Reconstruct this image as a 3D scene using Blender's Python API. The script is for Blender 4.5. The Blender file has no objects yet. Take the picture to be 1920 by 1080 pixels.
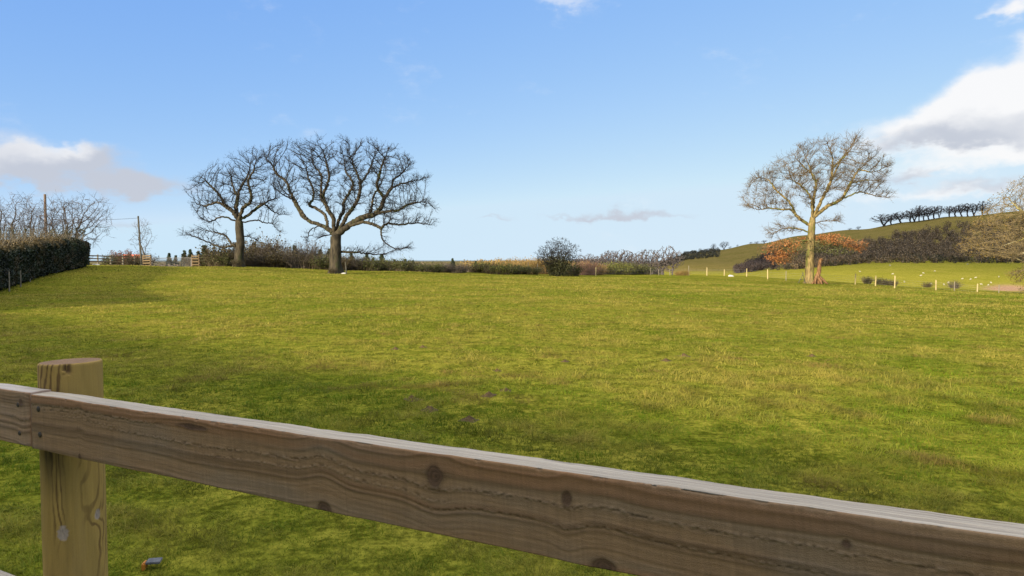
import bpy, bmesh, math, random
import numpy as np
from mathutils import Vector

random.seed(7)
rng = np.random.default_rng(7)
S = bpy.context.scene
COL = S.collection

# ------------------------------------------------------------------ camera
F = 1280.0                       # focal length in photo pixels (1920 wide)
PITCH = math.atan(53 / F)
CAMZ = 1.45
cam = bpy.data.cameras.new('camera'); camo = bpy.data.objects.new('camera', cam)
COL.objects.link(camo); S.camera = camo
cam.sensor_width = 36; cam.lens = 24; cam.clip_start = 0.05; cam.clip_end = 60000
camo.location = (0, 0, CAMZ); camo.rotation_euler = (math.pi / 2 - PITCH, 0, 0)

# ------------------------------------------------------------------ sun, exposure
SUN_EL = math.radians(17)
SUN_DIR = Vector((-0.64, -0.77, 0)).normalized()      # horizontal direction towards the sun
sd = Vector((SUN_DIR.x * math.cos(SUN_EL), SUN_DIR.y * math.cos(SUN_EL), math.sin(SUN_EL)))
sl = bpy.data.lights.new('sun', 'SUN'); sl.energy = 2.1; sl.angle = math.radians(1.6); sl.color = (1, 0.87, 0.66)
so = bpy.data.objects.new('sun', sl); COL.objects.link(so)
so.rotation_euler = sd.to_track_quat('Z', 'Y').to_euler(); so.location = (-60, -70, 60)
S.view_settings.view_transform = 'Standard'; S.view_settings.look = 'None'
S.view_settings.exposure = 2.1; S.view_settings.gamma = 1

# ------------------------------------------------------------------ node helpers
class G:
    """tiny expression builder over a node tree"""
    def __init__(s, nt): s.nt = nt
    def new(s, t, **kw):
        n = s.nt.nodes.new(t)
        for k, v in kw.items(): setattr(n, k, v)
        return n
    def put(s, sock, v):
        if hasattr(v, 'is_output') or isinstance(v, bpy.types.NodeSocket): s.nt.links.new(v, sock)
        else: sock.default_value = v
    def m(s, op, a, b=0.0, c=None, clamp=False):
        n = s.new('ShaderNodeMath', operation=op); n.use_clamp = clamp
        s.put(n.inputs[0], a); s.put(n.inputs[1], b)
        if c is not None: s.put(n.inputs[2], c)
        return n.outputs[0]
    def noise(s, vec, scale, detail=3, rough=0.55, dist=0.0):
        n = s.new('ShaderNodeTexNoise'); s.put(n.inputs['Vector'], vec)
        n.inputs['Scale'].default_value = scale; n.inputs['Detail'].default_value = detail
        n.inputs['Roughness'].default_value = rough; n.inputs['Distortion'].default_value = dist
        return n.outputs[0]
    def mix(s, f, a, b, mode='MIX'):
        n = s.new('ShaderNodeMix', data_type='RGBA', blend_type=mode)
        s.put(n.inputs[0], f)
        s.put(n.inputs[6], a if not isinstance(a, tuple) else (*a, 1)[:4])
        s.put(n.inputs[7], b if not isinstance(b, tuple) else (*b, 1)[:4])
        return n.outputs[2]
    def ramp(s, v, lo, hi, smooth=True):
        n = s.new('ShaderNodeMapRange'); n.interpolation_type = 'SMOOTHSTEP' if smooth else 'LINEAR'
        s.put(n.inputs[0], v); n.inputs[1].default_value = lo; n.inputs[2].default_value = hi
        return n.outputs[0]
    def scale(s, vec, sc):
        n = s.new('ShaderNodeVectorMath', operation='MULTIPLY'); s.put(n.inputs[0], vec); n.inputs[1].default_value = sc
        return n.outputs[0]

# ------------------------------------------------------------------ world: Nishita sky with clouds
EXPF = 0.10 * 2 ** S.view_settings.exposure
W = bpy.data.worlds.new('World'); S.world = W; W.use_nodes = True
nt = W.node_tree; nt.nodes.clear(); g = G(nt)
sky = g.new('ShaderNodeTexSky', sky_type='NISHITA'); sky.sun_disc = False
sky.sun_elevation = SUN_EL; sky.sun_rotation = math.atan2(SUN_DIR.x, SUN_DIR.y)
sky.air_density = 0.6; sky.dust_density = 0.0; sky.ozone_density = 3.0
tc = g.new('ShaderNodeTexCoord'); D3 = tc.outputs['Generated']
sx = g.new('ShaderNodeSeparateXYZ'); nt.links.new(D3, sx.inputs[0])
AZ = g.m('ARCTAN2', sx.outputs[0], sx.outputs[1]); EL = g.m('ARCSINE', sx.outputs[2])
n1 = g.m('SUBTRACT', g.noise(g.scale(D3, (1, 1, 1.8)), 9, 5, 0.6), 0.5)
n2 = g.m('SUBTRACT', g.noise(g.scale(D3, (1.0, 1.0, 2.2)), 22, 6, 0.6), 0.5)
AZw = g.m('ADD', AZ, g.m('MULTIPLY', n1, 0.10)); n5 = g.m('SUBTRACT', g.noise(g.scale(D3, (1.0, 1.0, 1.4)), 16, 4, 0.55), 0.5); ELw = g.m('ADD', g.m('ADD', EL, g.m('MULTIPLY', n2, 0.03)), g.m('MULTIPLY', n5, 0.045))
def azel(px, py):
    a = math.atan((px - 960) / F)
    return a, math.atan((487 - py) / F * math.cos(a))
def field(blobs):
    tot = None
    for px, py, rx, ry, amp in blobs:
        a, e = azel(px, py); ca = math.cos(a)
        ax = rx / F * ca * ca; ey = ry / F * ca
        da = g.m('DIVIDE', g.m('SUBTRACT', AZw, a), ax); de = g.m('DIVIDE', g.m('SUBTRACT', ELw, e), ey)
        q = g.m('ADD', g.m('MULTIPLY', da, da), g.m('MULTIPLY', de, de))
        v = g.m('MULTIPLY', g.m('EXPONENT', g.m('MULTIPLY', q, -1.0)), amp)
        tot = v if tot is None else g.m('ADD', tot, v)
    return tot
white = field([(80, 284, 100, 16, .5), (20, 294, 60, 14, .35), (165, 280, 40, 9, .35),
               (1905, 165, 120, 48, 1.6), (1830, 195, 90, 28, 1.0), (1740, 232, 90, 20, .8), (1650, 250, 80, 30, .35),
               (1900, 20, 50, 22, 1.2), (1842, 38, 25, 10, .4), (1050, 4, 60, 16, .45), (1915, 85, 25, 18, .5),
               (1900, 285, 110, 12, .5), (1830, 312, 130, 18, .75), (1740, 365, 170, 14, .55), (1780, 290, 160, 16, .5), (2050, 200, 160, 90, 1.6),
               (-160, 300, 110, 36, .8), (1330, 92, 30, 12, .18), (1480, 70, 60, 14, .10)])
grey = field([(70, 308, 130, 30, 1.1), (190, 304, 40, 22, .9), (20, 332, 90, 14, .6), (275, 349, 95, 18, 1.25), (90, 345, 60, 8, .3),
              (1890, 222, 100, 22, 1.7), (1790, 266, 120, 14, 1.3), (1720, 250, 70, 12, .5), (1690, 330, 70, 10, .6), (1850, 350, 120, 12, .6),
              (1185, 402, 120, 7, .8), (1060, 406, 60, 4, .4), (920, 410, 50, 5, .6), (250, 422, 110, 10, .5), (2050, 260, 140, 30, 1.2)])
tot = g.m('ADD', white, grey)
n4 = g.m('SUBTRACT', g.noise(g.scale(D3, (1.0, 1.0, 1.6)), 5.5, 6, 0.62), 0.5)
alpha = g.ramp(g.m('ADD', tot, g.m('ADD', g.m('MULTIPLY', n2, 0.9), g.m('MULTIPLY', n4, 1.5))), 0.10, 1.15)
alpha = g.m('MULTIPLY', alpha, 0.93)
gfrac = g.m('DIVIDE', grey, g.m('ADD', tot, 0.02))
gfrac = g.ramp(g.m('ADD', gfrac, g.m('MULTIPLY', n2, 0.35)), 0.15, 0.95)
cloudcol = g.mix(gfrac, (.98 / EXPF, .97 / EXPF, .97 / EXPF), (.57 / EXPF, .60 / EXPF, .68 / EXPF))
sepc = g.new('ShaderNodeSeparateColor'); nt.links.new(sky.outputs[0], sepc.inputs[0]); comb = g.new('ShaderNodeCombineColor')
for i, (kk, ge, mx_) in enumerate(((.285, .68, .61), (.382, .45, .80), (.80, .10, .95))):      # tone curve of the photographed sky
    nt.links.new(g.m('MINIMUM', g.m('MULTIPLY', g.m('POWER', sepc.outputs[i], ge), kk / EXPF), mx_ / EXPF), comb.inputs[i])
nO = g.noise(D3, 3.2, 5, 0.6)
over = g.m('MULTIPLY', g.ramp(EL, 0.48, 0.80), g.ramp(nO, 0.30, 0.52))     # broken deck of bright clouds added overhead, above the frame, to lift the skylight
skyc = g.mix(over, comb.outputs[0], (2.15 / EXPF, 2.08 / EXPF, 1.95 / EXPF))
hz = g.m('MULTIPLY', g.m('EXPONENT', g.m('MULTIPLY', g.m('ABSOLUTE', EL), -9.0)), g.ramp(AZ, -0.5, 0.55)); hz = g.m('MULTIPLY', hz, .62)
skyc = g.mix(hz, skyc, (.76 / EXPF, .86 / EXPF, .94 / EXPF))
bg = g.new('ShaderNodeBackground'); bg.inputs['Strength'].default_value = 0.10
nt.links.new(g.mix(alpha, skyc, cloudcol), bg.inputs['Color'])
wo = g.new('ShaderNodeOutputWorld'); nt.links.new(bg.outputs[0], wo.inputs[0])

# ------------------------------------------------------------------ helpers: pixels, noise, meshes, tags
sp_, cp_ = math.sin(PITCH), math.cos(PITCH)
def ray(px, py):
    xc = (px - 960) / F; yc = (540 - py) / F
    return np.array([xc, cp_ + yc * sp_, -sp_ + yc * cp_])
def at(px, py, depth):
    d = ray(px, py); t = depth / d[1]
    return np.array([d[0] * t, depth, CAMZ + d[2] * t])
def zy(px, y, d):            # height of pixel row y at depth d (vectorised)
    yc = (540 - y) / F
    return CAMZ + d * (-sp_ + yc * cp_) / (cp_ + yc * sp_)

_T2 = rng.random((256, 256)); _T3 = rng.random((64, 64, 64))
def vn2(x, y):
    x = np.asarray(x, float); y = np.asarray(y, float)
    xi = np.floor(x).astype(int); yi = np.floor(y).astype(int); fx = x - xi; fy = y - yi
    fx = fx * fx * (3 - 2 * fx); fy = fy * fy * (3 - 2 * fy)
    a = _T2[xi & 255, yi & 255]; b = _T2[(xi + 1) & 255, yi & 255]; c = _T2[xi & 255, (yi + 1) & 255]; d = _T2[(xi + 1) & 255, (yi + 1) & 255]
    return (a * (1 - fx) + b * fx) * (1 - fy) + (c * (1 - fx) + d * fx) * fy
def fbm2(x, y, o=4, gain=0.5):
    s = 0; a = 1; n = 0
    for k in range(o):
        s = s + a * vn2(x * 2 ** k + 17.3 * k, y * 2 ** k + 5.1 * k); n += a; a *= gain
    return s / n
def vn3(x, y, z):
    xi = np.floor(x).astype(int); yi = np.floor(y).astype(int); zi = np.floor(z).astype(int)
    fx = x - xi; fy = y - yi; fz = z - zi
    fx = fx * fx * (3 - 2 * fx); fy = fy * fy * (3 - 2 * fy); fz = fz * fz * (3 - 2 * fz)
    r = 0
    for i in (0, 1):
        for j in (0, 1):
            for k in (0, 1):
                r = r + _T3[(xi + i) & 63, (yi + j) & 63, (zi + k) & 63] * (fx if i else 1 - fx) * (fy if j else 1 - fy) * (fz if k else 1 - fz)
    return r
def sstep(a, b, x):
    t = np.clip((x - a) / (b - a), 0, 1); return t * t * (3 - 2 * t)

def mesh_np(name, V, faces, mat=None, parent=None, col=None, smooth=False, cname='Col', col2=None):
    """faces: list of int arrays (n,k)"""
    V = np.asarray(V, np.float32)
    me = bpy.data.meshes.new(name)
    if not isinstance(faces, list): faces = [faces]
    faces = [np.asarray(f, np.int32) for f in faces if len(f)]
    li = np.concatenate([f.ravel() for f in faces])
    tot = np.concatenate([np.full(len(f), f.shape[1], np.int32) for f in faces])
    st = np.concatenate([[0], np.cumsum(tot)[:-1]]).astype(np.int32)
    me.vertices.add(len(V)); me.vertices.foreach_set('co', V.ravel())
    me.loops.add(len(li)); me.loops.foreach_set('vertex_index', li)
    me.polygons.add(len(tot)); me.polygons.foreach_set('loop_start', st)
    for c, nm in ((col, cname), (col2, 'Col2')):
        if c is not None:
            at_ = me.attributes.new(nm, 'FLOAT_COLOR', 'POINT')
            c = np.asarray(c, np.float32)
            if c.shape[1] == 3: c = np.concatenate([c, np.ones((len(c), 1), np.float32)], 1)
            at_.data.foreach_set('color', c.ravel())
    me.update(calc_edges=True)
    me.polygons.foreach_set('use_smooth', np.full(len(tot), smooth))
    if mat: me.materials.append(mat)
    o = bpy.data.objects.new(name, me); COL.objects.link(o)
    if parent: o.parent = parent
    return o
def tag(o, label=None, cat=None, group=None, kind=None):
    if label: o['label'] = label
    if cat: o['category'] = cat
    if group: o['group'] = group
    if kind: o['kind'] = kind
    return o
def thing(name, label, cat, loc=(0, 0, 0), rz=0, group=None):
    o = bpy.data.objects.new(name, None); COL.objects.link(o)
    o.location = [float(v) for v in loc]; o.rotation_euler = (0, 0, rz); o.empty_display_size = 0.3
    return tag(o, label, cat, group)
def dup(root, label, loc=None, rz=0.0, sc=None, group=None):
    r = root.copy(); COL.objects.link(r); r['label'] = label
    if group: r['group'] = group
    if loc is not None: r.location = [float(v) for v in loc]
    r.rotation_euler = (0, 0, rz)
    if sc is not None: r.scale = sc if hasattr(sc, '__len__') else (sc, sc, sc)
    for ch in list(root.children):
        c = ch.copy(); COL.objects.link(c); c.parent = r
    return r
ORD = ['first', 'second', 'third', 'fourth', 'fifth', 'sixth', 'seventh', 'eighth', 'ninth', 'tenth', 'eleventh', 'twelfth', 'thirteenth',
       'fourteenth', 'fifteenth', 'sixteenth', 'seventeenth', 'eighteenth', 'nineteenth', 'twentieth', 'twenty-first', 'twenty-second',
       'twenty-third', 'twenty-fourth', 'twenty-fifth', 'twenty-sixth', 'twenty-seventh', 'twenty-eighth', 'twenty-ninth', 'thirtieth']
def nth(k, n):
    return 'leftmost' if k == 0 else 'rightmost' if k == n - 1 else ORD[k] + ' from the left'

# ------------------------------------------------------------------ materials
def mat_new(name):
    m = bpy.data.materials.new(name); m.use_nodes = True
    m.node_tree.nodes.clear(); gg = G(m.node_tree)
    bs = gg.new('ShaderNodeBsdfPrincipled'); out = gg.new('ShaderNodeOutputMaterial')
    m.node_tree.links.new(bs.outputs[0], out.inputs[0])
    return m, gg, bs
def mat_attr(name, rough=0.8, spec=0.3, var=0.25, vscale=8.0, bump=0.0, bscale=40, trans=0.0):
    m, gg, bs = mat_new(name)
    a = gg.new('ShaderNodeAttribute', attribute_name='Col')
    geo = gg.new('ShaderNodeNewGeometry')
    n = gg.noise(geo.outputs['Position'], vscale, 3)
    f = gg.m('ADD', gg.m('MULTIPLY', gg.m('SUBTRACT', n, 0.5), var * 2), 1.0)
    cc = gg.new('ShaderNodeCombineColor')
    for i in range(3): m.node_tree.links.new(f, cc.inputs[i])
    c = gg.mix(1.0, a.outputs['Color'], cc.outputs[0], 'MULTIPLY')
    m.node_tree.links.new(c, bs.inputs['Base Color'])
    bs.inputs['Roughness'].default_value = rough; bs.inputs['Specular IOR Level'].default_value = spec
    if bump:
        b = gg.new('ShaderNodeBump'); b.inputs['Strength'].default_value = bump; b.inputs['Distance'].default_value = 0.02
        m.node_tree.links.new(gg.noise(geo.outputs['Position'], bscale, 4), b.inputs['Height'])
        m.node_tree.links.new(b.outputs[0], bs.inputs['Normal'])
    if trans:
        t = gg.new('ShaderNodeBsdfTranslucent'); m.node_tree.links.new(c, t.inputs['Color'])
        mx = gg.new('ShaderNodeMixShader'); mx.inputs[0].default_value = trans
        out = [n for n in m.node_tree.nodes if n.type == 'OUTPUT_MATERIAL'][0]
        m.node_tree.links.new(bs.outputs[0], mx.inputs[1]); m.node_tree.links.new(t.outputs[0], mx.inputs[2])
        m.node_tree.links.new(mx.outputs[0], out.inputs[0])
    return m
def mat_noise(name, c1, c2, scale=6.0, rough=0.85, spec=0.25, bump=0.0, bscale=25, stretch=(1, 1, 1), c3=None, s3=2.0, t3=0.55):
    m, gg, bs = mat_new(name)
    geo = gg.new('ShaderNodeTexCoord'); P = gg.scale(geo.outputs['Object'], stretch)
    n = gg.ramp(gg.noise(P, scale, 4, 0.6), 0.3, 0.7)
    c = gg.mix(n, c1, c2)
    if c3: c = gg.mix(gg.ramp(gg.noise(P, s3, 3), t3, t3 + 0.12), c, c3)
    m.node_tree.links.new(c, bs.inputs['Base Color'])
    bs.inputs['Roughness'].default_value = rough; bs.inputs['Specular IOR Level'].default_value = spec
    if bump:
        b = gg.new('ShaderNodeBump'); b.inputs['Strength'].default_value = bump; b.inputs['Distance'].default_value = 0.03
        m.node_tree.links.new(gg.noise(P, bscale, 4), b.inputs['Height']); m.node_tree.links.new(b.outputs[0], bs.inputs['Normal'])
    return m
M = {}
M['oak_bark'] = mat_noise('oak_bark', (0.022, 0.018, 0.012), (0.075, 0.060, 0.036), 1.6, bump=0.5, bscale=5, stretch=(3, 3, .8), c3=(0.055, 0.06, 0.02), s3=.6, t3=.55)
M['oak_twig'] = mat_noise('oak_twig', (0.009, 0.008, 0.007), (0.022, 0.018, 0.015), 1.0)
M['beech_bark'] = mat_noise('beech_bark', (0.075, 0.056, 0.022), (0.27, 0.20, 0.08), 1.8, bump=0.6, bscale=5, stretch=(3, 3, .8), c3=(0.12, 0.12, 0.03), s3=.7, t3=.5)
M['beech_twig'] = mat_noise('beech_twig', (0.07, 0.05, 0.027), (0.14, 0.10, 0.052), 0.8)
M['lichen_bark'] = mat_noise('lichen_bark', (0.28, 0.24, 0.11), (0.55, 0.48, 0.29), 1.8, bump=0.3, bscale=5, c3=(0.20, 0.19, 0.05), s3=.7, t3=.5)
M['lichen_twig'] = mat_noise('lichen_twig', (0.10, 0.076, 0.034), (0.22, 0.165, 0.085), 0.8)
M['ash_bark'] = mat_noise('ash_bark', (0.06, 0.05, 0.035), (0.13, 0.11, 0.075), 2.0)
M['ash_twig'] = mat_noise('ash_twig', (0.06, 0.05, 0.045), (0.10, 0.08, 0.07), 1.0)
M['far_bark'] = mat_noise('far_bark', (0.06, 0.05, 0.047), (0.10, 0.083, 0.078), .3)
M['leaf'] = mat_attr('leaf', 0.6, 0.3, 0.2, 3.0, trans=0.25)
M['needle'] = mat_attr('needle', 0.7, 0.2, 0.2, 1.0)
M['grassblade'] = mat_attr('grass_blade', 0.7, 0.06, 0.12, 2.0, trans=0.35)
M['weathered'] = mat_attr('weathered_timber', 0.78, 0.3, 0.08, 300.0, bump=0.25, bscale=900)
M['top'] = M['weathered']
M['pole'] = mat_noise('pole_timber', (0.13, 0.085, 0.06), (0.20, 0.14, 0.10), 3)
M['greypole'] = mat_noise('pole_grey_timber', (0.06, 0.06, 0.045), (0.11, 0.10, 0.08), 3)
M['pale_post'] = mat_noise('pale_post_timber', (0.32, 0.25, 0.11), (0.50, 0.40, 0.20), 4, stretch=(4, 4, .6))
M['grey_post'] = mat_noise('grey_post_timber', (0.16, 0.14, 0.10), (0.26, 0.22, 0.16), 4, stretch=(4, 4, .6))
M['rail'] = mat_noise('fence_rail_timber', (0.12, 0.085, 0.042), (0.21, 0.15, 0.078), 3, stretch=(1, 1, 5))
M['brown_rail'] = mat_noise('brown_rail_timber', (0.13, 0.09, 0.05), (0.22, 0.15, 0.09), 3, stretch=(1, 1, 5))
M['steel'] = mat_noise('galvanised_steel', (0.17, 0.155, 0.145), (0.26, 0.24, 0.23), 5, rough=0.6, spec=0.5)
M['wire'] = mat_noise('fence_wire', (0.20, 0.19, 0.17), (0.30, 0.28, 0.25), 5, rough=0.5)
M['cable'] = mat_noise('cable_black', (0.03, 0.03, 0.03), (0.05, 0.05, 0.05), 5)
M['nail'] = mat_noise('rusty_nail', (0.015, 0.013, 0.012), (0.05, 0.035, 0.025), 300, rough=0.6, spec=0.5)
M['stump'] = mat_noise('dead_wood', (0.085, 0.04, 0.016), (0.25, 0.14, 0.062), 2.5, stretch=(3, 3, .7), bump=0.6, bscale=6)
M['soil'] = mat_noise('mole_soil', (0.05, 0.031, 0.011), (0.11, 0.07, 0.024), 18, bump=0.8, bscale=40)
M['wool'] = mat_noise('fleece', (0.33, 0.29, 0.20), (0.45, 0.41, 0.30), 6, bump=0.5)
M['stone'] = mat_noise('pale_stone', (0.40, 0.38, 0.34), (0.58, 0.56, 0.52), 6, bump=0.4)
M['roof'] = mat_noise('red_roof', (0.50, 0.11, 0.06), (0.62, 0.17, 0.09), 2)
M['wall'] = mat_noise('pale_wall', (0.55, 0.52, 0.47), (0.65, 0.62, 0.57), 1)
M['orange'] = mat_noise('orange_plastic', (0.36, 0.14, 0.02), (0.50, 0.20, 0.03), 60, rough=0.5)
M['darkcap'] = mat_noise('dark_grey_plastic', (0.06, 0.06, 0.065), (0.12, 0.12, 0.125), 80, rough=0.55)

# ------------------------------------------------------------------ terrain
_edge = np.array([(-600, 70), (170, 86), (437, 84), (632, 84), (1045, 96), (1220, 113), (1325, 108), (1400, 103), (1440, 97), (1474, 95),
                  (1604, 89), (1678, 85), (1755, 85), (1833, 83), (1920, 80), (2600, 70)], float)
CTRL = [(437, 500, 76), (632, 512, 71), (1045, 517, 88), (320, 502, 82), (283, 502, 78), (1220, 515.5, 110), (1325, 516.5, 105), (1400, 518, 100),
        (1440, 525, 92), (1474, 527, 90), (1520, 532, 76), (1604, 532, 85), (1642, 535, 83), (1678, 539, 80), (1755, 543, 81), (1833, 550, 79), (1880, 555, 76),
        (0, 545, 32), (90, 518, 41), (175, 501, 52), (800, 512, 84), (540, 502, 82)]
CP = np.array([at(*c) for c in CTRL] + [(0, 0, 0), (0, -30, 0), (-50, -25, .2), (50, -25, -.3), (0, 15, 0), (10, 12, -.05), (-12, 14, .05), (20, 30, -.25), (0, 35, -.05), (70, 30, -1.2), (-60, 40, .8), (-20, 20, .05)], float)
def _phi(r2): return 0.5 * r2 * np.log(np.maximum(r2, 1e-9))
def _tps_fit(P):
    n = len(P); A = np.zeros((n + 3, n + 3)); b = np.zeros(n + 3)
    q = P[:, :2]; d2 = ((q[:, None] - q[None]) ** 2).sum(-1)
    A[:n, :n] = _phi(d2) + np.eye(n) * 40; A[:n, n:n + 2] = q; A[:n, n + 2] = 1; A[n:, :n] = A[:n, n:].T; b[:n] = P[:, 2]
    return np.linalg.solve(A, b)
_w = _tps_fit(CP)
def padd(x, y):
    x = np.asarray(x, float); y = np.asarray(y, float)
    r = np.hypot(x, y); k = np.minimum(1, 130 / np.maximum(r, 1e-6)); x = x * k; y = np.maximum(y * k, -40)
    out = _w[-3] * x + _w[-2] * y + _w[-1]
    for i in range(len(CP)): out = out + _w[i] * _phi((x - CP[i, 0]) ** 2 + (y - CP[i, 1]) ** 2)
    return out
_rows = np.array([100, 150, 250, 320, 420, 560, 650, 900, 1500, 4000, 16000], float)
_tab = {-600: [520, 512, 506, 503, 500, 497, 495.5, 494, 491.5, 489.4, 488.4],
        600: [522, 514, 507, 503, 500, 497, 495.5, 494, 491.5, 489.4, 488.4],
        930: [530, 516, 506, 501, 497, 494, 492.5, 491, 490, 489.2, 488.4],
        1100: [538, 520, 507, 501, 498, 494.5, 492, 490, 489.5, 489.2, 488.4],
        1240: [545, 530, 522, 516, 511, 502, 493, 500, 496, 490, 488.4],
        1300: [548, 536, 525, 518, 512, 492, 474, 486, 493, 490, 488.4],
        1345: [550, 540, 527, 520, 513, 488, 467, 480, 490, 490, 488.4],
        1420: [556, 550, 532, 520, 511, 480, 456, 470, 485, 490, 488.4],
        1500: [565, 560, 535, 518, 504, 469, 442, 455, 480, 490, 488.4],
        1600: [572, 565, 540, 518, 497, 456, 430, 445, 475, 490, 488.4],
        1700: [578, 570, 545, 516, 491, 438, 416, 430, 470, 490, 488.4],
        1800: [580, 572, 548, 518, 491, 427, 405, 420, 470, 490, 488.4],
        1920: [582, 573, 550, 520, 492, 418, 394, 410, 465, 490, 488.4],
        2600: [585, 574, 550, 520, 490, 405, 378, 395, 460, 490, 488.4]}
_tx = np.array(sorted(_tab), float); _ty = np.array([_tab[int(k)] for k in _tx], float)
def tab_y(px, d):
    px = np.clip(px, _tx[0], _tx[-1]); ld = np.clip(np.log(np.maximum(d, 1)), math.log(100), math.log(16000)); lr = np.log(_rows)
    i = np.clip(np.searchsorted(_tx, px, side='right') - 1, 0, len(_tx) - 2); j = np.clip(np.searchsorted(lr, ld, side='right') - 1, 0, len(lr) - 2)
    u = (px - _tx[i]) / (_tx[i + 1] - _tx[i]); v = (ld - lr[j]) / (lr[j + 1] - lr[j])
    u = u * u * (3 - 2 * u)
    return (_ty[i, j] * (1 - u) + _ty[i + 1, j] * u) * (1 - v) + (_ty[i, j + 1] * (1 - u) + _ty[i + 1, j + 1] * u) * v
def polar(x, y):
    az = np.clip(np.arctan2(x, y), -math.radians(51), math.radians(51)); r = np.hypot(x, y)
    return 960 + F * np.tan(az), r * np.cos(az)
def edge(px): return np.interp(px, _edge[:, 0], _edge[:, 1])
def H(x, y):
    x = np.asarray(x, float); y = np.asarray(y, float)
    px, d = polar(x, y); e = edge(px)
    s = sstep(e + 1, e + 55, d)
    behind = sstep(0, -30, y)
    zo = zy(px, tab_y(px, d), d)
    zo = zo * (1 - behind) + behind * np.minimum(0, -0.002 * d)
    und = (fbm2(x * .09 + 40, y * .09, 2) - .5) * .35 * sstep(6, 25, d) * (1 - s) + (fbm2(x * .7, y * .7, 2) - .5) * .05
    hill = (fbm2(x * .02 + 9, y * .02, 3) - .5) * 3.0 * sstep(430, 560, d) * sstep(1230, 1400, px) * sstep(1100, 700, d)
    return padd(x, y) * (1 - s) + zo * s + und + hill
def h1(x, y): return float(H(np.array([x]), np.array([y]))[0])
def gp(px, depth, dz=0.0):
    x = (px - 960) / F * depth
    for _ in range(2):
        z = h1(x, depth)
    return np.array([x, depth, z + dz])
def depth_for(px, y, lo, hi, n=300):
    ds = np.linspace(lo, hi, n); xs = (px - 960) / F * ds
    z = H(xs, ds); yy = 540 - F * np.array([((zz - CAMZ) * cp_ + d * sp_) / (d * cp_ - (zz - CAMZ) * sp_) for zz, d in zip(z, ds)])
    return float(ds[np.argmin(np.abs(yy - y))])

rad = [0.4]
while rad[-1] < 125: rad.append(rad[-1] * 1.035 + .01)
while rad[-1] < 18000: rad.append(rad[-1] * (1.028 if rad[-1] < 1200 else 1.12))
rad = np.array(rad)
ang = np.concatenate([np.arange(-50, 50, .22), np.arange(50, 310, 3.0)]); ang = np.radians(ang)
RR, AA = np.meshgrid(rad, ang, indexing='ij')
X = RR * np.sin(AA); Y = RR * np.cos(AA); Z = H(X, Y)
PX, DD = polar(X, Y)
nr, na = RR.shape
V = np.stack([X, Y, Z], -1).reshape(-1, 3)
V = np.concatenate([V, [[0, 0, h1(0, 0)]]])
idx = np.arange(nr * na).reshape(nr, na); nx = np.roll(idx, -1, 1)
quads = np.stack([idx[:-1], nx[:-1], nx[1:], idx[1:]], -1).reshape(-1, 4)[:, ::-1]
tri = np.stack([np.full(na, nr * na), nx[0], idx[0]], -1)[:, ::-1]
def lerp3(a, b, t): return np.asarray(a) * (1 - t)[..., None] + np.asarray(b) * t[..., None]
E = edge(PX)
inp = 1 - sstep(E + 2, E + 8, DD)                            # in the paddock
yl = tab_y(PX, DD)
fieldA = np.broadcast_to(np.array([.105, .124, .011]), X.shape + (3,)); fieldB = np.broadcast_to(np.array([.215, .19, .028]), X.shape + (3,))
pastA = np.array([.20, .195, .02]); pastB = np.array([.29, .25, .04])
hillA = np.array([.16, .132, .032]); hillB = np.array([.235, .175, .058])
farA = np.array([.11, .11, .05]); farB = np.array([.19, .14, .06])
isr = sstep(1180, 1250, PX)
ih = sstep(425, 470, DD)
A_ = lerp3(farA, pastA, isr * (1 - ih)); A_ = A_ * (1 - (isr * ih)[..., None]) + hillA * (isr * ih)[..., None]
B_ = lerp3(farB, pastB, isr * (1 - ih)); B_ = B_ * (1 - (isr * ih)[..., None]) + hillB * (isr * ih)[..., None]
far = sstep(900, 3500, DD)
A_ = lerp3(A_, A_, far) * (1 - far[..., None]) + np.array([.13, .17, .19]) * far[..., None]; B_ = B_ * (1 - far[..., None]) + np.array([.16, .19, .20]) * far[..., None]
soil = np.exp(-(((PX - 1890) / 45) ** 2 + ((yl - 541) / 7) ** 2) ** 2) * (1 - inp) * (DD < 430)
A_ = A_ * (1 - soil[..., None]) + np.array([.34, .20, .12]) * soil[..., None]; B_ = B_ * (1 - soil[..., None]) + np.array([.42, .26, .16]) * soil[..., None]
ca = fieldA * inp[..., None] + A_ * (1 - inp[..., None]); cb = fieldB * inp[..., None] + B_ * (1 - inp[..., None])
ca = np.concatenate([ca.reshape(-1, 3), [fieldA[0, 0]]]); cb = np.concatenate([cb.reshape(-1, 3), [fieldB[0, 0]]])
m, gg, bs = mat_new('meadow_ground')
a1 = gg.new('ShaderNodeAttribute', attribute_name='Col').outputs['Color']; a2 = gg.new('ShaderNodeAttribute', attribute_name='Col2').outputs['Color']
P = gg.new('ShaderNodeNewGeometry').outputs['Position']
Pf = gg.scale(P, (1, 1, 0))
nA = gg.noise(Pf, 4.5, 4, .65); nB = gg.noise(Pf, 0.55, 3, .6, 0.4); nC = gg.noise(Pf, 0.07, 3, .6, .3); nD = gg.noise(Pf, 18, 3, .7); nE = gg.noise(gg.scale(P, (.35, 1.2, 0)), .32, 3, .6)
f = gg.m('ADD', gg.m('ADD', gg.m('MULTIPLY', nA, .45), gg.m('MULTIPLY', nB, .55)), gg.m('ADD', gg.m('MULTIPLY', nC, .5), gg.m('MULTIPLY', nE, .5)))
f = gg.ramp(f, 0.78, 1.22)
c = gg.mix(f, a1, a2)
dk = gg.m('ADD', .42, gg.m('MULTIPLY', gg.ramp(gg.m('ADD', gg.m('MULTIPLY', nD, .5), gg.m('MULTIPLY', nA, .5)), .36, .62), .80))
cc = gg.new('ShaderNodeCombineColor')
for i in range(3): m.node_tree.links.new(dk, cc.inputs[i])
c = gg.mix(1.0, c, cc.outputs[0], 'MULTIPLY')
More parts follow.
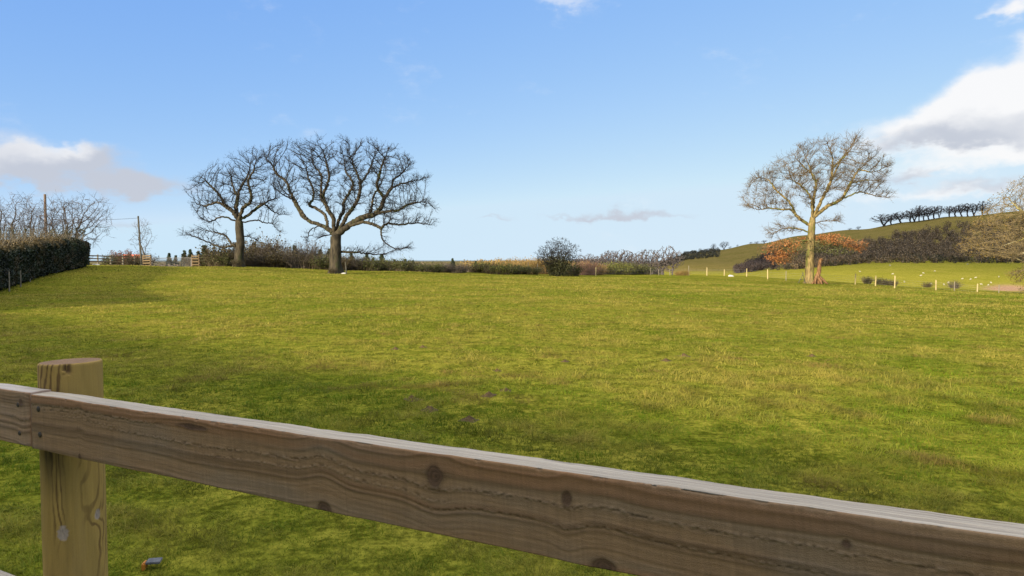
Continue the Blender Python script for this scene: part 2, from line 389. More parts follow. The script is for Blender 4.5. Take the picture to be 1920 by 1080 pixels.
m.node_tree.links.new(c, bs.inputs['Base Color'])
bs.inputs['Roughness'].default_value = 1.0; bs.inputs['Specular IOR Level'].default_value = 0.0
b = gg.new('ShaderNodeBump'); b.inputs['Strength'].default_value = .7; b.inputs['Distance'].default_value = .06
m.node_tree.links.new(gg.m('ADD', gg.m('MULTIPLY', nA, .7), gg.m('ADD', gg.m('MULTIPLY', nD, .3), gg.m('MULTIPLY', nB, 1.0))), b.inputs['Height']); m.node_tree.links.new(b.outputs[0], bs.inputs['Normal'])
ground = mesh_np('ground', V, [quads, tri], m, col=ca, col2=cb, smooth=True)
tag(ground, 'grass paddock with valley pasture and hill beyond', 'ground', kind='structure')

# ------------------------------------------------------------------ cloud mesh added behind the viewer, out of the frame, to shade the hill
def cloud(name, tc_, sc_, half_t, half_s, z, seed, label, shear=0.0):
    bm = bmesh.new(); bmesh.ops.create_icosphere(bm, subdivisions=5, radius=1)
    r = np.random.default_rng(seed); o3 = r.random(3) * 40
    t = Vector((-SUN_DIR.x, -SUN_DIR.y, 0)); s = Vector((-t.y, t.x, 0)) * -1
    for v in bm.verts:
        p = v.co.copy(); n = float(fbm2(np.array([p.x * 2 + o3[0] + p.z]), np.array([p.y * 2 + o3[1] - p.z]), 4)[0])
        k = 0.95 + .10 * n
        q = t * (p.x * half_t * k - .35 * p.y * half_s * k * shear) + s * (p.y * half_s * k)
        v.co = Vector((q.x, q.y, p.z * z * .18 * k if p.z > 0 else p.z * z * .05))
    me = bpy.data.meshes.new(name); bm.to_mesh(me); bm.free(); me.materials.append(M['cloud'])
    for p in me.polygons: p.use_smooth = True
    o = bpy.data.objects.new(name, me); COL.objects.link(o)
    off = z / math.tan(SUN_EL)
    c = t * (tc_ - off) + s * sc_
    o.location = (c.x, c.y, z)
    return tag(o, label, 'cloud', kind='structure')
M['cloud'] = mat_noise('shade_cloud_white', (0.8, 0.8, 0.8), (0.85, 0.85, 0.85), .02, rough=1, spec=0)
cloud('cloud', 418 + 330, -40, 330, 430, 520, 5, 'broad cumulus cloud high behind the viewer, shading the hill')

# ------------------------------------------------------------------ generic geometry
def prisms(P0, P1, R0, R1, k=3):
    P0 = np.asarray(P0, float); P1 = np.asarray(P1, float); n = len(P0)
    R0 = np.broadcast_to(R0, n); R1 = np.broadcast_to(R1, n)
    d = P1 - P0; d = d / np.maximum(np.linalg.norm(d, axis=1, keepdims=True), 1e-9)
    ref = np.where(np.abs(d[:, [2]]) < .9, np.array([[0, 0, 1.]]), np.array([[1., 0, 0]]))
    u = np.cross(d, ref); u /= np.linalg.norm(u, axis=1, keepdims=True); v = np.cross(d, u)
    th = np.arange(k) * 2 * math.pi / k
    ring = np.cos(th)[None, :, None] * u[:, None] + np.sin(th)[None, :, None] * v[:, None]
    A = P0[:, None] + ring * R0[:, None, None]; B = P1[:, None] + ring * R1[:, None, None]
    Vv = np.concatenate([A, B], 1).reshape(-1, 3)
    base = (np.arange(n) * 2 * k)[:, None]; i = np.arange(k); j = (i + 1) % k
    Fq = np.stack([base + i, base + j, base + k + j, base + k + i], -1).reshape(-1, 4)
    return Vv, Fq
def leafquads(C, size, r, flat=0.0, aspect=1.0, up=None):
    n = len(C); size = np.broadcast_to(size, n)
    nrm = r.normal(size=(n, 3)); nrm[:, 2] = np.abs(nrm[:, 2]) + flat; nrm /= np.linalg.norm(nrm, axis=1, keepdims=True)
    t = r.normal(size=(n, 3)) if up is None else up + r.normal(size=(n, 3)) * .35
    u = np.cross(nrm, t); u /= np.maximum(np.linalg.norm(u, axis=1, keepdims=True), 1e-9); w = np.cross(nrm, u)
    a = u * size[:, None] * .5 * aspect; b_ = w * size[:, None] * .5
    Vv = np.stack([C - b_, C + a * .9, C + b_, C - a * .9], 1).reshape(-1, 3)
    return Vv, np.arange(4 * n).reshape(n, 4)
def merge(parts):
    Vs = []; Fs = {}; o = 0
    for V_, F_ in parts:
        Vs.append(V_); Fs.setdefault(F_.shape[1], []).append(F_ + o); o += len(V_)
    return np.concatenate(Vs), [np.concatenate(f) for f in Fs.values()]
def bars(name, segs, mat, parent=None, k=4):       # segs: list of (p0,p1,r0,r1) closed with caps
    parts = []
    P0 = np.array([s[0] for s in segs], float); P1 = np.array([s[1] for s in segs], float)
    V_, F_ = prisms(P0, P1, np.array([s[2] for s in segs]), np.array([s[3] for s in segs]), k)
    n = len(segs); base = (np.arange(n) * 2 * k)[:, None]
    caps = np.concatenate([base + np.arange(k)[::-1], base + k + np.arange(k)])
    return mesh_np(name, V_, [F_, caps], mat, parent)
def box_np(cx, cy, cz, sx_, sy_, sz_, rot=0.0):
    c = np.array([[i, j, k] for i in (-.5, .5) for j in (-.5, .5) for k in (-.5, .5)]) * [sx_, sy_, sz_]
    ca_, sa_ = math.cos(rot), math.sin(rot)
    c = np.stack([c[:, 0] * ca_ - c[:, 1] * sa_ + cx, c[:, 0] * sa_ + c[:, 1] * ca_ + cy, c[:, 2] + cz], 1)
    return c, np.array([[0, 1, 3, 2], [4, 6, 7, 5], [0, 4, 5, 1], [2, 3, 7, 6], [0, 2, 6, 4], [1, 5, 7, 3]])

# ------------------------------------------------------------------ tree growth (space colonisation inside a crown envelope)
def resample(pts, D):
    pts = np.asarray(pts, float); out = []
    for a, b_ in zip(pts[:-1], pts[1:]):
        L = np.linalg.norm(b_ - a); n = max(1, int(round(L / D)))
        out += [a + (b_ - a) * t / n for t in range(1, n + 1)]
    return np.array(out)
def smooth_path(p, n=8):
    p = np.asarray(p, float)
    if len(p) < 3: return p
    q = np.concatenate([[2 * p[0] - p[1]], p, [2 * p[-1] - p[-2]]]); out = [p[0]]
    for i in range(1, len(q) - 2):
        for t in np.linspace(0, 1, n + 1)[1:]:
            a, b_, c_, d_ = q[i - 1], q[i], q[i + 1], q[i + 2]
            out.append(.5 * ((2 * b_) + (-a + c_) * t + (2 * a - 5 * b_ + 4 * c_ - d_) * t * t + (-a + 3 * b_ - 3 * c_ + d_) * t ** 3))
    return np.array(out)
def colonise(pos, par, att, D, kill, infl, r, jit=.25, up=0.0, maxit=160, ctr=None, out=0.0):
    pos = [np.asarray(p, float) for p in pos]; par = list(par); nch = [0] * len(pos)
    for p in par:
        if p >= 0: nch[p] += 1
    A = np.asarray(att, float)
    Pn = np.array(pos); near = np.zeros(len(A), int); nd = np.full(len(A), 1e9)
    def upd(ids):
        nonlocal near, nd
        ids = np.array(ids)
        for s in range(0, len(ids), 400):
            q = ids[s:s + 400]; Q = np.array([pos[i] for i in q])
            d = np.sqrt(np.maximum(((A[:, None, :] - Q[None]) ** 2).sum(-1), 0)); j = d.argmin(1); dm = d[np.arange(len(A)), j]
            u = dm < nd; near[u] = q[j[u]]; nd[u] = dm[u]
    upd(range(len(pos)))
    alive = np.ones(len(A), bool); stall = 0
    for it in range(maxit):
        k = nd < kill
        A = A[~k]; near = near[~k]; nd = nd[~k]
        if len(A) == 0: break
        act = nd < infl
        if not act.any(): infl *= 1.5; continue
        ids, inv = np.unique(near[act], return_inverse=True)
        d = A[act] - np.array([pos[i] for i in ids])[inv]; d /= np.linalg.norm(d, axis=1, keepdims=True)
        sm = np.zeros((len(ids), 3)); np.add.at(sm, inv, d)
        new = []
        for i, v in zip(ids, sm):
            if nch[i] >= 7: 
                m_ = near == i; nd[m_] = np.minimum(nd[m_], 1e9)
                continue
            v = v / (np.linalg.norm(v) + 1e-6) + r.normal(size=3) * jit; v[2] += up
            if out:
                o_ = pos[i] - ctr; v = v + out * o_ / (np.linalg.norm(o_) + 1e-6)
            v /= np.linalg.norm(v)
            p = pos[i] + v * D
            pos.append(p); par.append(int(i)); nch[i] += 1; nch.append(0); new.append(len(pos) - 1)
        if not new: break
        upd(new)
    return np.array(pos), np.array(par)
def shoots(pos, par, rad_, r, ctr, L0, nper, r0, maxrad, gnarl):
    ok = np.where((par >= 0) & (rad_ < maxrad))[0]; nc = np.zeros(len(pos), int); np.add.at(nc, par[par >= 0], 1)
    src = np.concatenate([np.repeat(ok, nper), np.repeat(ok[nc[ok] == 0], 3)]); src = src[r.random(len(src)) < .8]; n = len(src)
    nrm = lambda v: v / np.maximum(np.linalg.norm(v, axis=1, keepdims=True), 1e-9)
    d = nrm(pos[src] - pos[par[src]]) * .6 + nrm(pos[src] - ctr) * .45 + r.normal(size=(n, 3)) * .5 + [0, 0, .12]; d = nrm(d)
    L = L0 * r.uniform(.35, 1.25, n); p = pos[src] + (pos[par[src]] - pos[src]) * r.random((n, 1)) * .9; out = []; rr = np.full(n, r0)
    for j in range(4):
        q = p + d * (L / 4)[:, None]; r1 = rr * .80; out.append(prisms(p, q, rr, r1))
        if j < 3:
            for _ in range(2 if j else 1):
                e = nrm(d + r.normal(size=(n, 3)) * .62); l2 = (L * r.uniform(.14, .36, n))[:, None]; m1 = q + e * l2 * .5; e2 = nrm(e + r.normal(size=(n, 3)) * gnarl + [0, 0, .1]); m2 = m1 + e2 * l2 * .6
                out += [prisms(q, m1, r1 * .75, r1 * .6), prisms(m1, m2, r1 * .6, r1 * .4)]
        p = q; rr = r1; d = nrm(d + r.normal(size=(n, 3)) * gnarl + [0, 0, .05])
    return out
def soften(pos, par, n0, it=2):
    n = len(pos); nc = np.zeros(n); ok = par >= 0; np.add.at(nc, par[ok], 1); mv = np.arange(n) >= n0
    for _ in range(it):
        cs = np.zeros_like(pos); np.add.at(cs, par[ok], pos[ok]); m_ = mv & (nc > 0)
        pos = pos.copy(); pos[m_] = .4 * pos[m_] + .3 * pos[par[m_]] + .3 * cs[m_] / nc[m_][:, None]
    return pos
def tree_radii(par, R, r0, seedcap=None):
    n = len(par); nc = np.zeros(n, int)
    for p in par:
        if p >= 0: nc[p] += 1
    tips = max(2, int((nc == 0).sum())); e = max(1.7, min(3.2, math.log(tips) / math.log(R / r0)))
    acc = np.zeros(n); rad_ = np.zeros(n)
    for i in range(n - 1, -1, -1):
        rad_[i] = r0 if acc[i] == 0 else acc[i] ** (1 / e)
        if par[i] >= 0: acc[par[i]] += rad_[i] ** e * 1.004
    return rad_, nc
def tree_meshes(name, pos, par, rad_, root, mb, mt, r, thr=.07, twl=.45, twn=4, twr=.008, flare=1.6, R=None, fl_h=1.2, extra=None):
    n = len(pos); dirs = np.zeros((n, 3)); ok = par >= 0
    dirs[ok] = pos[ok] - pos[par[ok]]; dirs[~ok] = [0, 0, 1]
    dirs /= np.maximum(np.linalg.norm(dirs, axis=1, keepdims=True), 1e-9)
    main = np.full(n, -1); best = np.zeros(n)
    for i in range(n):
        p = par[i]
        if p >= 0 and rad_[i] > best[p]: best[p] = rad_[i]; main[p] = i
    rd = dirs.copy(); hm = main >= 0; rd[hm] = dirs[hm] + dirs[main[hm]]; rd /= np.maximum(np.linalg.norm(rd, axis=1, keepdims=True), 1e-9)
    rr = rad_.copy()
    z0 = pos[0, 2]; fl = np.exp(-(pos[:, 2] - z0) / (fl_h * .4)); thick = rad_ > rad_.max() * .5
    rr[thick] *= 1 + (flare - 1) * fl[thick]
    def frame(d):
        ref = np.array([[.15, .97, .12]]); u = np.cross(d, np.broadcast_to(ref, d.shape)); u /= np.maximum(np.linalg.norm(u, axis=1, keepdims=True), 1e-6)
        return u, np.cross(d, u)
    idxs = np.where(ok)[0]; ismain = main[par[idxs]] == idxs
    bd = np.where(ismain[:, None], rd[par[idxs]], dirs[idxs]); br = np.where(ismain, rr[par[idxs]], np.minimum(rr[idxs] * 1.25, rr[par[idxs]]))
    def build(sel, k, lump=0.0):
        ii = idxs[sel]; m_ = len(ii)
        if m_ == 0: return None
        th = np.arange(k) * 2 * math.pi / k
        u0, v0 = frame(bd[sel]); u1, v1 = frame(rd[ii])
        r0_ = br[sel][:, None] * np.ones(k); r1_ = rr[ii][:, None] * np.ones(k)
        if lump:
            for rr_, pz in ((r0_, pos[par[ii], 2]), (r1_, pos[ii, 2])):
                low = np.exp(-(pz - z0) / fl_h)[:, None]
                rr_ *= 1 + lump * (vn2(th[None] * 3 + 3, pz[:, None] * 1.2) - .5) + low * .45 * np.cos(th[None] * 5 + 1.0) * (rr_ > rad_.max() * .5)
        A = pos[par[ii]][:, None] + (np.cos(th)[None, :, None] * u0[:, None] + np.sin(th)[None, :, None] * v0[:, None]) * r0_[..., None]
        B = pos[ii][:, None] + (np.cos(th)[None, :, None] * u1[:, None] + np.sin(th)[None, :, None] * v1[:, None]) * r1_[..., None]
        Vv = np.concatenate([A, B], 1).reshape(-1, 3); base = (np.arange(m_) * 2 * k)[:, None]; i = np.arange(k); j = (i + 1) % k
        return Vv, np.stack([base + i, base + j, base + k + j, base + k + i], -1).reshape(-1, 4)
    rs = rad_[idxs]
    big = build(rs > thr, 9, .25); mid = build((rs <= thr) & (rs > thr * .45), 5); sm_ = build(rs <= thr * .45, 3)
    tr = mesh_np('trunk', *merge([big]), mb, root, smooth=True) if big else None
    parts = [q for q in (mid, sm_) if q] + (extra or [])
    # terminal twigs
    nc = np.zeros(n, int); np.add.at(nc, par[ok], 1)
    src = np.where(rad_ < thr * .3)[0] if twn else np.array([], int)
    if len(src):
        src = np.concatenate([src[nc[src] == 0]] * twn + [src[r.random(len(src)) < .9]])
        d = dirs[src] + r.normal(size=(len(src), 3)) * .55; d[:, 2] += .12; d /= np.linalg.norm(d, axis=1, keepdims=True)
        L = twl * r.uniform(.4, 1.2, len(src)); p1 = pos[src] + d * L[:, None] * .5
        d2 = d + r.normal(size=d.shape) * .45; d2[:, 2] += .1; d2 /= np.linalg.norm(d2, axis=1, keepdims=True); p2 = p1 + d2 * L[:, None] * .55
        d3 = d + r.normal(size=d.shape) * .7; d3 /= np.linalg.norm(d3, axis=1, keepdims=True); p3 = p1 + d3 * L[:, None] * .4
        parts += [prisms(pos[src], p1, twr, twr * .8), prisms(p1, p2, twr * .8, twr * .5), prisms(p1, p3, twr * .75, twr * .45)]
    cr = mesh_np('crown', *merge(parts), mt, root, smooth=False) if parts else None
    return tr, cr
def inpoly(poly, x, y):
    poly = np.asarray(poly, float); c = np.zeros(len(x), bool); n = len(poly)
    for i in range(n):
        x1, y1 = poly[i]; x2, y2 = poly[(i + 1) % n]
        k = ((y1 > y) != (y2 > y)) & (x < (x2 - x1) * (y - y1) / ((y2 - y1) + 1e-12) + x1); c ^= k
    return c
def span(poly, y):
    poly = np.asarray(poly, float); lo = np.full(len(y), 1e9); hi = np.full(len(y), -1e9); n = len(poly)
    for i in range(n):
        x1, y1 = poly[i]; x2, y2 = poly[(i + 1) % n]
        k = (y1 > y) != (y2 > y); xx = (x2 - x1) * (y - y1) / ((y2 - y1) + 1e-12) + x1
        lo = np.where(k, np.minimum(lo, xx), lo); hi = np.where(k, np.maximum(hi, xx), hi)
    return lo, hi
def traced_tree(name, label, cat, base, zs, zbase, trunk, limbs, polys, R, D, kill, r0, mb, mt, seed, twl=.45, twn=4, twr=.008, thr=.07, depthk=.75, inner=.35, jit=.25, up=.02, flare=1.5, coarse=.15, clump=.55, shootL=1.15, gnarl=.42, cq=.2, shrink=.955):
    r = np.random.default_rng(seed)
    root = thing(name, label, cat, base)
    def loc(p, dy=0.0): return np.array([(p[0] - zbase[0]) * zs, dy, (zbase[1] - p[1]) * zs])
    tp = resample(smooth_path([loc(p) for p in trunk]), D); pos = [loc(trunk[0])] + list(tp); par = [-1] + list(range(len(tp)))
    pos[0] = pos[0] - np.array([0, 0, .25])
    for pts, dy in limbs:
        n = len(pts); q = np.array([loc(p, 0) for p in pts])
        Pn = np.array(pos); j = int(((Pn[:, [0, 2]] - q[0][[0, 2]]) ** 2).sum(1).argmin()); y0 = Pn[j, 1]
        q[:, 1] = y0 + dy * np.linspace(0, 1, n) ** .8; q[0] = Pn[j]
        rs = resample(smooth_path(q), D)
        for t, p in enumerate(rs):
            p = p + r.normal(size=3) * D * .09
            pos.append(p); par.append(j if t == 0 else len(pos) - 2)
    att = []
    fork = loc(trunk[-1])
    for poly, cnt, dk in polys:
        pl = np.asarray(poly, float); lo = pl.min(0); hi = pl.max(0)
        X_ = r.uniform(lo[0], hi[0], cnt * 4); Y_ = r.uniform(lo[1], hi[1], cnt * 4); k = inpoly(pl, X_, Y_); X_, Y_ = X_[k], Y_[k]
        a, b_ = span(pl, Y_); hw = (b_ - a) / 2; xc = (a + b_) / 2
        dep = np.sqrt(np.maximum(0.04, 1 - ((X_ - xc) / np.maximum(hw, 1)) ** 2)) * hw * dk * r.uniform(-1, 1, len(X_))
        P3 = np.stack([(X_ - zbase[0]) * zs, dep * zs, (zbase[1] - Y_) * zs], 1)
        q = np.linalg.norm(P3 - fork, axis=1); q = q / (q.max() + 1e-6)
        keep = r.random(len(q)) < inner + (1 - inner) * q; P3 = P3[keep][:cnt]; att.append(P3)
    att = np.concatenate(att); att = fork + (att - fork) * shrink
    nseed = len(pos)
    n3 = vn3(att[:, 0] * clump + seed, att[:, 1] * clump, att[:, 2] * clump); att = att[n3 > np.quantile(n3, cq)]
    pick = r.random(len(att)) < coarse
    pos, par = colonise(pos, par, att[pick], D * 1.15, kill * 1.7, 4.5, r, jit * .8, up, 120, fork - [0, 0, 1.0], .35)
    pos = soften(pos, par, nseed, 2)
    rad_, nc = tree_radii(par, R, r0)
    tree_meshes(name, pos, par, rad_, root, mb, mt, r, thr, twl, 0, twr, flare, extra=shoots(pos, par, rad_, r, fork - [0, 0, 1.5], shootL, twn, twr, thr * .62, gnarl))
    return root, pos, rad_

# ---- widest oak (traced in a 3.692x zoom of the photo, origin 330,240)
Z2 = 1920 / 520.0
def z2base(zx, zy_): return (330 + zx / Z2, 240 + zy_ / Z2)
dO = 71.0; bp = gp(*[z2base(1105, 1000)[0]], dO); zsO = dO / F / Z2
oak_limbs = [
 ([(1107, 735), (1060, 690), (1000, 662), (930, 635), (880, 570), (845, 500), (815, 440), (790, 370), (730, 320), (700, 260), (650, 200)], -1.2),
 ([(1010, 665), (985, 676), (945, 700), (928, 750), (924, 785)], -.4),
 ([(1060, 690), (1045, 635), (1020, 585), (960, 545), (910, 520), (930, 480), (935, 430), (915, 380), (890, 330), (870, 240)], 2.2),
 ([(1100, 720), (1100, 620), (1060, 545), (1045, 460), (1075, 390), (1090, 320), (1075, 260), (1060, 170)], -1.6),
 ([(1060, 545), (1015, 480), (1010, 400), (1005, 320), (950, 250), (920, 180)], 1.8),
 ([(1110, 720), (1125, 620), (1150, 560), (1145, 500), (1180, 430), (1200, 360), (1150, 280), (1130, 190)], 2.6),
 ([(1125, 725), (1170, 640), (1190, 600), (1240, 540), (1280, 470), (1290, 390), (1275, 320), (1245, 250), (1220, 170)], -1.0),
 ([(1290, 390), (1320, 330), (1350, 250), (1370, 170)], 1.6),
 ([(1125, 735), (1210, 655), (1300, 605), (1370, 590), (1420, 530), (1440, 480), (1490, 400), (1500, 350), (1560, 300), (1620, 230)], .9),
 ([(1370, 590), (1450, 572), (1550, 560), (1610, 525), (1700, 510), (1770, 520)], -1.2),
 ([(1440, 480), (1400, 400), (1420, 330), (1440, 280), (1480, 190)], -2.0),
 ([(1490, 400), (1560, 370), (1640, 350), (1720, 330)], 1.0),
 ([(1340, 600), (1345, 520), (1350, 450), (1375, 390), (1400, 330)], 2.6),
 ([(1190, 670), (1300, 645), (1380, 662), (1425, 690), (1438, 755), (1490, 808), (1550, 830), (1615, 815)], -1.4),
 ([(1425, 690), (1470, 655), (1560, 662), (1650, 650), (1770, 662)], .6),
 ([(1125, 850), (1190, 850), (1280, 856), (1380, 866), (1450, 856), (1520, 835)], .9),
 ([(1090, 740), (1030, 735), (980, 745)], 1.0),
 ([(930, 635), (870, 600), (800, 480), (740, 430), (700, 380)], 1.6),
 ([(845, 500), (780, 460), (720, 400)], -1.8)]
oak_polys = [
 ([(640, 135), (720, 100), (810, 82), (850, 112), (960, 88), (1100, 82), (1220, 76), (1350, 82), (1440, 97), (1560, 140), (1670, 205), (1690, 262), (1680, 290), (1755, 300), (1770, 342), (1700, 392), (1640, 425), (1735, 462), (1795, 520), (1805, 600), (1798, 665), (1700, 678), (1580, 680), (1480, 650), (1400, 610), (1290, 580), (1200, 600), (1110, 650), (1030, 560), (960, 500), (880, 540), (830, 540), (770, 470), (710, 430), (690, 370), (650, 300), (625, 220)], 5200, .72),
 ([(1150, 785), (1250, 772), (1350, 800), (1450, 820), (1520, 808), (1635, 790), (1638, 858), (1520, 850), (1450, 872), (1300, 876), (1160, 868)], 420, .5),
 ([(930, 722), (1050, 702), (1062, 762), (980, 790), (918, 770)], 90, .8),
 ([(1430, 690), (1500, 676), (1490, 760), (1440, 780)], 50, .8)]
traced_tree('oak_tree', 'widest bare oak, broad flat-topped crown on one stout trunk, standing at the back edge', 'tree', bp, zsO, (1105, 1000),
            [(1105, 1000), (1103, 900), (1108, 800), (1110, 735)], oak_limbs, oak_polys, .50, .34, .40, .027, M['oak_bark'], M['oak_twig'], 11, twl=.55, twn=3, twr=.0112, thr=.085, up=.05, coarse=.50, cq=.04, shootL=.78, gnarl=.34, shrink=.975)
# ---- left oak
dL = 76.0; bpL = gp(z2base(432, 960)[0], dL); zsL = dL / F / Z2
l_limbs = [
 ([(440, 645), (400, 572), (360, 540), (340, 480), (290, 420), (220, 350)], -1.2),
 ([(440, 645), (415, 560), (420, 480), (440, 400), (480, 320), (500, 220)], 1.4),
 ([(450, 640), (480, 560), (540, 520), (550, 450), (540, 380), (590, 300), (610, 220)], -1.8),
 ([(455, 640), (500, 602), (570, 542), (640, 500), (700, 480)], 1.0),
 ([(360, 540), (300, 518), (220, 540), (150, 530)], .8),
 ([(420, 480), (370, 400), (340, 330), (320, 280)], 2.0),
 ([(460, 655), (560, 640), (620, 655), (680, 665), (700, 690), (735, 722)], -.6),
 ([(432, 815), (400, 812), (330, 825), (240, 790), (150, 750), (75, 742)], -1.0),
 ([(400, 812), (340, 745), (250, 720), (150, 700)], 1.2),
 ([(445, 760), (490, 750), (540, 770)], .8),
 ([(430, 650), (350, 620), (280, 650), (230, 640)], -1.6),
 ([(600, 520), (660, 580), (740, 595)], 1.2)]
l_polys = [([(100, 480), (122, 382), (220, 292), (330, 252), (440, 172), (540, 152), (620, 165), (655, 240), (690, 320), (715, 400), (735, 500), (755, 592), (650, 600), (560, 560), (480, 560), (420, 560), (330, 560), (300, 640), (240, 655), (155, 610), (115, 540)], 3700, .8),
           ([(55, 685), (150, 662), (250, 682), (350, 672), (400, 742), (398, 800), (330, 832), (200, 790), (72, 750)], 420, .5),
           ([(485, 702), (540, 722), (568, 780), (520, 820), (485, 790)], 110, .8)]
traced_tree('oak_tree', 'dark bare oak with patchy trunk between the gate and the widest oak', 'tree', bpL, zsL, (432, 960),
            [(432, 960), (437, 880), (450, 780), (445, 700), (442, 645)], l_limbs, l_polys, .43, .34, .40, .027, M['oak_bark'], M['oak_twig'], 12, twl=.55, twn=3, twr=.0112, thr=.085, up=.05, coarse=.50, cq=.04, shootL=.78, gnarl=.34, shrink=.975)
# ---- right tree with copper leaves (3.375x zoom, origin 1360,240)
Z5 = 3.375; dR = 76.0; bpR = gp(1360 + 535 / Z5, dR); zsR = dR / F / Z5
r_limbs = [
 ([(538, 630), (440, 562), (400, 522), (340, 520), (250, 514), (180, 522), (120, 502)], -.9),
 ([(440, 562), (400, 470), (330, 400), (280, 330), (200, 310)], 1.2),
 ([(540, 600), (530, 480), (500, 420), (440, 370), (380, 330), (350, 240)], -1.4),
 ([(545, 570), (560, 460), (580, 360), (570, 300), (500, 230), (450, 160)], 1.4),
 ([(548, 570), (600, 450), (640, 360), (650, 260), (640, 180), (600, 100)], -.8),
 ([(640, 360), (700, 240), (760, 150), (830, 85)], .8),
 ([(548, 575), (640, 500), (730, 450), (790, 350), (840, 270), (930, 190)], .4),
 ([(730, 450), (830, 412), (900, 430), (1000, 452)], -1.0),
 ([(790, 340), (900, 332), (1000, 326)], 1.0),
 ([(840, 270), (920, 282), (1000, 250)], -.8),
 ([(580, 360), (560, 250), (540, 160), (520, 100)], 2.0),
 ([(650, 260), (720, 170), (740, 90)], -2.0),
 ([(538, 660), (450, 642), (350, 640), (265, 680)], -.8),
 ([(548, 610), (640, 588), (725, 590)], .8),
 ([(537, 720), (450, 720), (350, 745), (240, 760)], -.8), ([(538, 730), (640, 715), (740, 715), (860, 745)], -.7),
 ([(536, 760), (460, 790), (370, 830)], -1.2), ([(536, 760), (620, 770), (700, 750)], 1.0)]
r_polys = [([(115, 490), (132, 342), (220, 272), (340, 202), (390, 262), (440, 250), (430, 150), (500, 92), (600, 86), (700, 70), (780, 62), (850, 82), (885, 140), (960, 182), (1000, 240), (1008, 330), (1000, 400), (1008, 460), (920, 450), (850, 410), (780, 400), (700, 430), (620, 480), (560, 480), (500, 520), (420, 520), (340, 525), (200, 522)], 2500, .7),
           ([(250, 625), (350, 562), (480, 592), (510, 680), (400, 690), (260, 700)], 380, .7),
           ([(585, 565), (720, 532), (728, 612), (600, 660)], 130, .8),
           ([(220, 745), (350, 715), (500, 695), (505, 780), (440, 845), (300, 838), (232, 790)], 200, .8),
           ([(560, 695), (680, 675), (868, 730), (850, 770), (700, 760), (600, 770)], 180, .8)]
rt, rpos, rrad = traced_tree('beech_tree', 'sunlit bare tree with a skirt of copper leaves, beside a dead stump', 'tree', bpR, zsR, (535, 985),
            [(535, 985), (535, 880), (535, 760), (540, 640), (546, 575)], r_limbs, r_polys, .40, .34, .42, .019, M['beech_bark'], M['beech_twig'], 13, twl=.65, twn=4, twr=.0125, thr=.06, up=.08, clump=.8, coarse=.62, cq=.10, shootL=.95, gnarl=.33, shrink=.985)
def r5(p, dy=0): return np.array([(p[0] - 535) * zsR, dy, (985 - p[1]) * zsR])
def copper(polys, n, colA, colB, seed, name, size, flat=.6):
    r = np.random.default_rng(seed); Cs = []
    for poly, cnt, dk in polys:
        pl = np.asarray(poly, float); lo = pl.min(0); hi = pl.max(0)
        X_ = r.uniform(lo[0], hi[0], cnt * 6); Y_ = r.uniform(lo[1], hi[1], cnt * 6); k = inpoly(pl, X_, Y_)
        k &= fbm2(X_ * .03 + seed, Y_ * .05, 4) > .43
        X_, Y_ = X_[k][:cnt], Y_[k][:cnt]
        a, b_ = span(pl, Y_); hw = (b_ - a) / 2; xc = (a + b_) / 2
        dep = np.sqrt(np.maximum(.05, 1 - ((X_ - xc) / hw) ** 2)) * hw * dk * r.uniform(-1, 1, len(X_))
        Cs.append(np.stack([(X_ - 535) * zsR, dep * zsR, (985 - Y_) * zsR], 1))
    C = np.concatenate(Cs); C = C + r.normal(size=C.shape) * [.24, .25, .12]; C[:, 2] -= .10 * np.abs(C[:, 0]) * .6 * r.random(len(C)); Vv, Ff = leafquads(C, r.uniform(.5, 1.2, len(C)) * size, r, flat)
    t = r.random(len(C))[:, None]; cl = np.asarray(colA) * (1 - t) + np.asarray(colB) * t
    return mesh_np(name, Vv, Ff, M['leaf'], rt, col=np.repeat(cl, 4, 0))
copper([([(212, 745), (350, 712), (500, 692), (520, 740), (440, 770), (400, 850), (300, 842), (232, 790)], 2500, .7),
        ([(540, 690), (680, 668), (880, 725), (850, 775), (720, 735), (600, 730)], 2300, .7)], 1, (.30, .11, .035), (.50, .23, .08), 3, 'copper_leaves', .15)
copper([([(330, 740), (500, 700), (560, 705), (700, 730), (820, 770), (700, 800), (560, 790), (440, 840), (360, 830)], 2400, .8)], 1, (.06, .075, .022), (.15, .14, .045), 4, 'green_leaves', .14)
# ---- tree at the right edge of the frame
dE = 80.0; zsE = dE / F; bpE = gp(1985, dE)
e_limbs = [([(1985, 500), (1950, 470), (1900, 455), (1870, 440), (1850, 425)], -4.5), ([(1950, 470), (1910, 478), (1870, 480), (1830, 490)], -4.0), ([(1900, 455), (1865, 465), (1820, 470)], -4.0),
           ([(1985, 490), (1960, 430), (1920, 400), (1895, 370)], 1.5), ([(1990, 490), (1980, 420), (1960, 360), (1950, 335)], -1), ([(1990, 490), (2020, 430), (2040, 370)], 1),
           ([(1990, 495), (2050, 460), (2110, 440)], -1), ([(1960, 430), (1935, 420), (1890, 415), (1862, 400)], -4.5), ([(1985, 510), (1930, 500), (1905, 505)], -2)]
e_polys = [([(1800, 474), (1825, 432), (1848, 395), (1868, 368), (1898, 348), (1930, 328), (1990, 322), (2060, 350), (2120, 400), (2150, 470), (2020, 480), (1960, 486), (1880, 491), (1820, 487)], 2600, .75),
           ([(1888, 520), (1925, 500), (1960, 505), (1960, 560), (1915, 556), (1900, 535)], 160, .7)]
et, _, _ = traced_tree('oak_tree', 'pale lichen-covered bare oak cut off by the right edge of the photo', 'tree', bpE, zsE, (1985, 562),
            [(1985, 562), (1985, 540), (1986, 520), (1988, 500)], e_limbs, e_polys, .55, .36, .46, .024, M['lichen_bark'], M['lichen_twig'], 14, twl=.55, twn=4, twr=.014, thr=.05, coarse=.4, cq=.05, shootL=1.0)
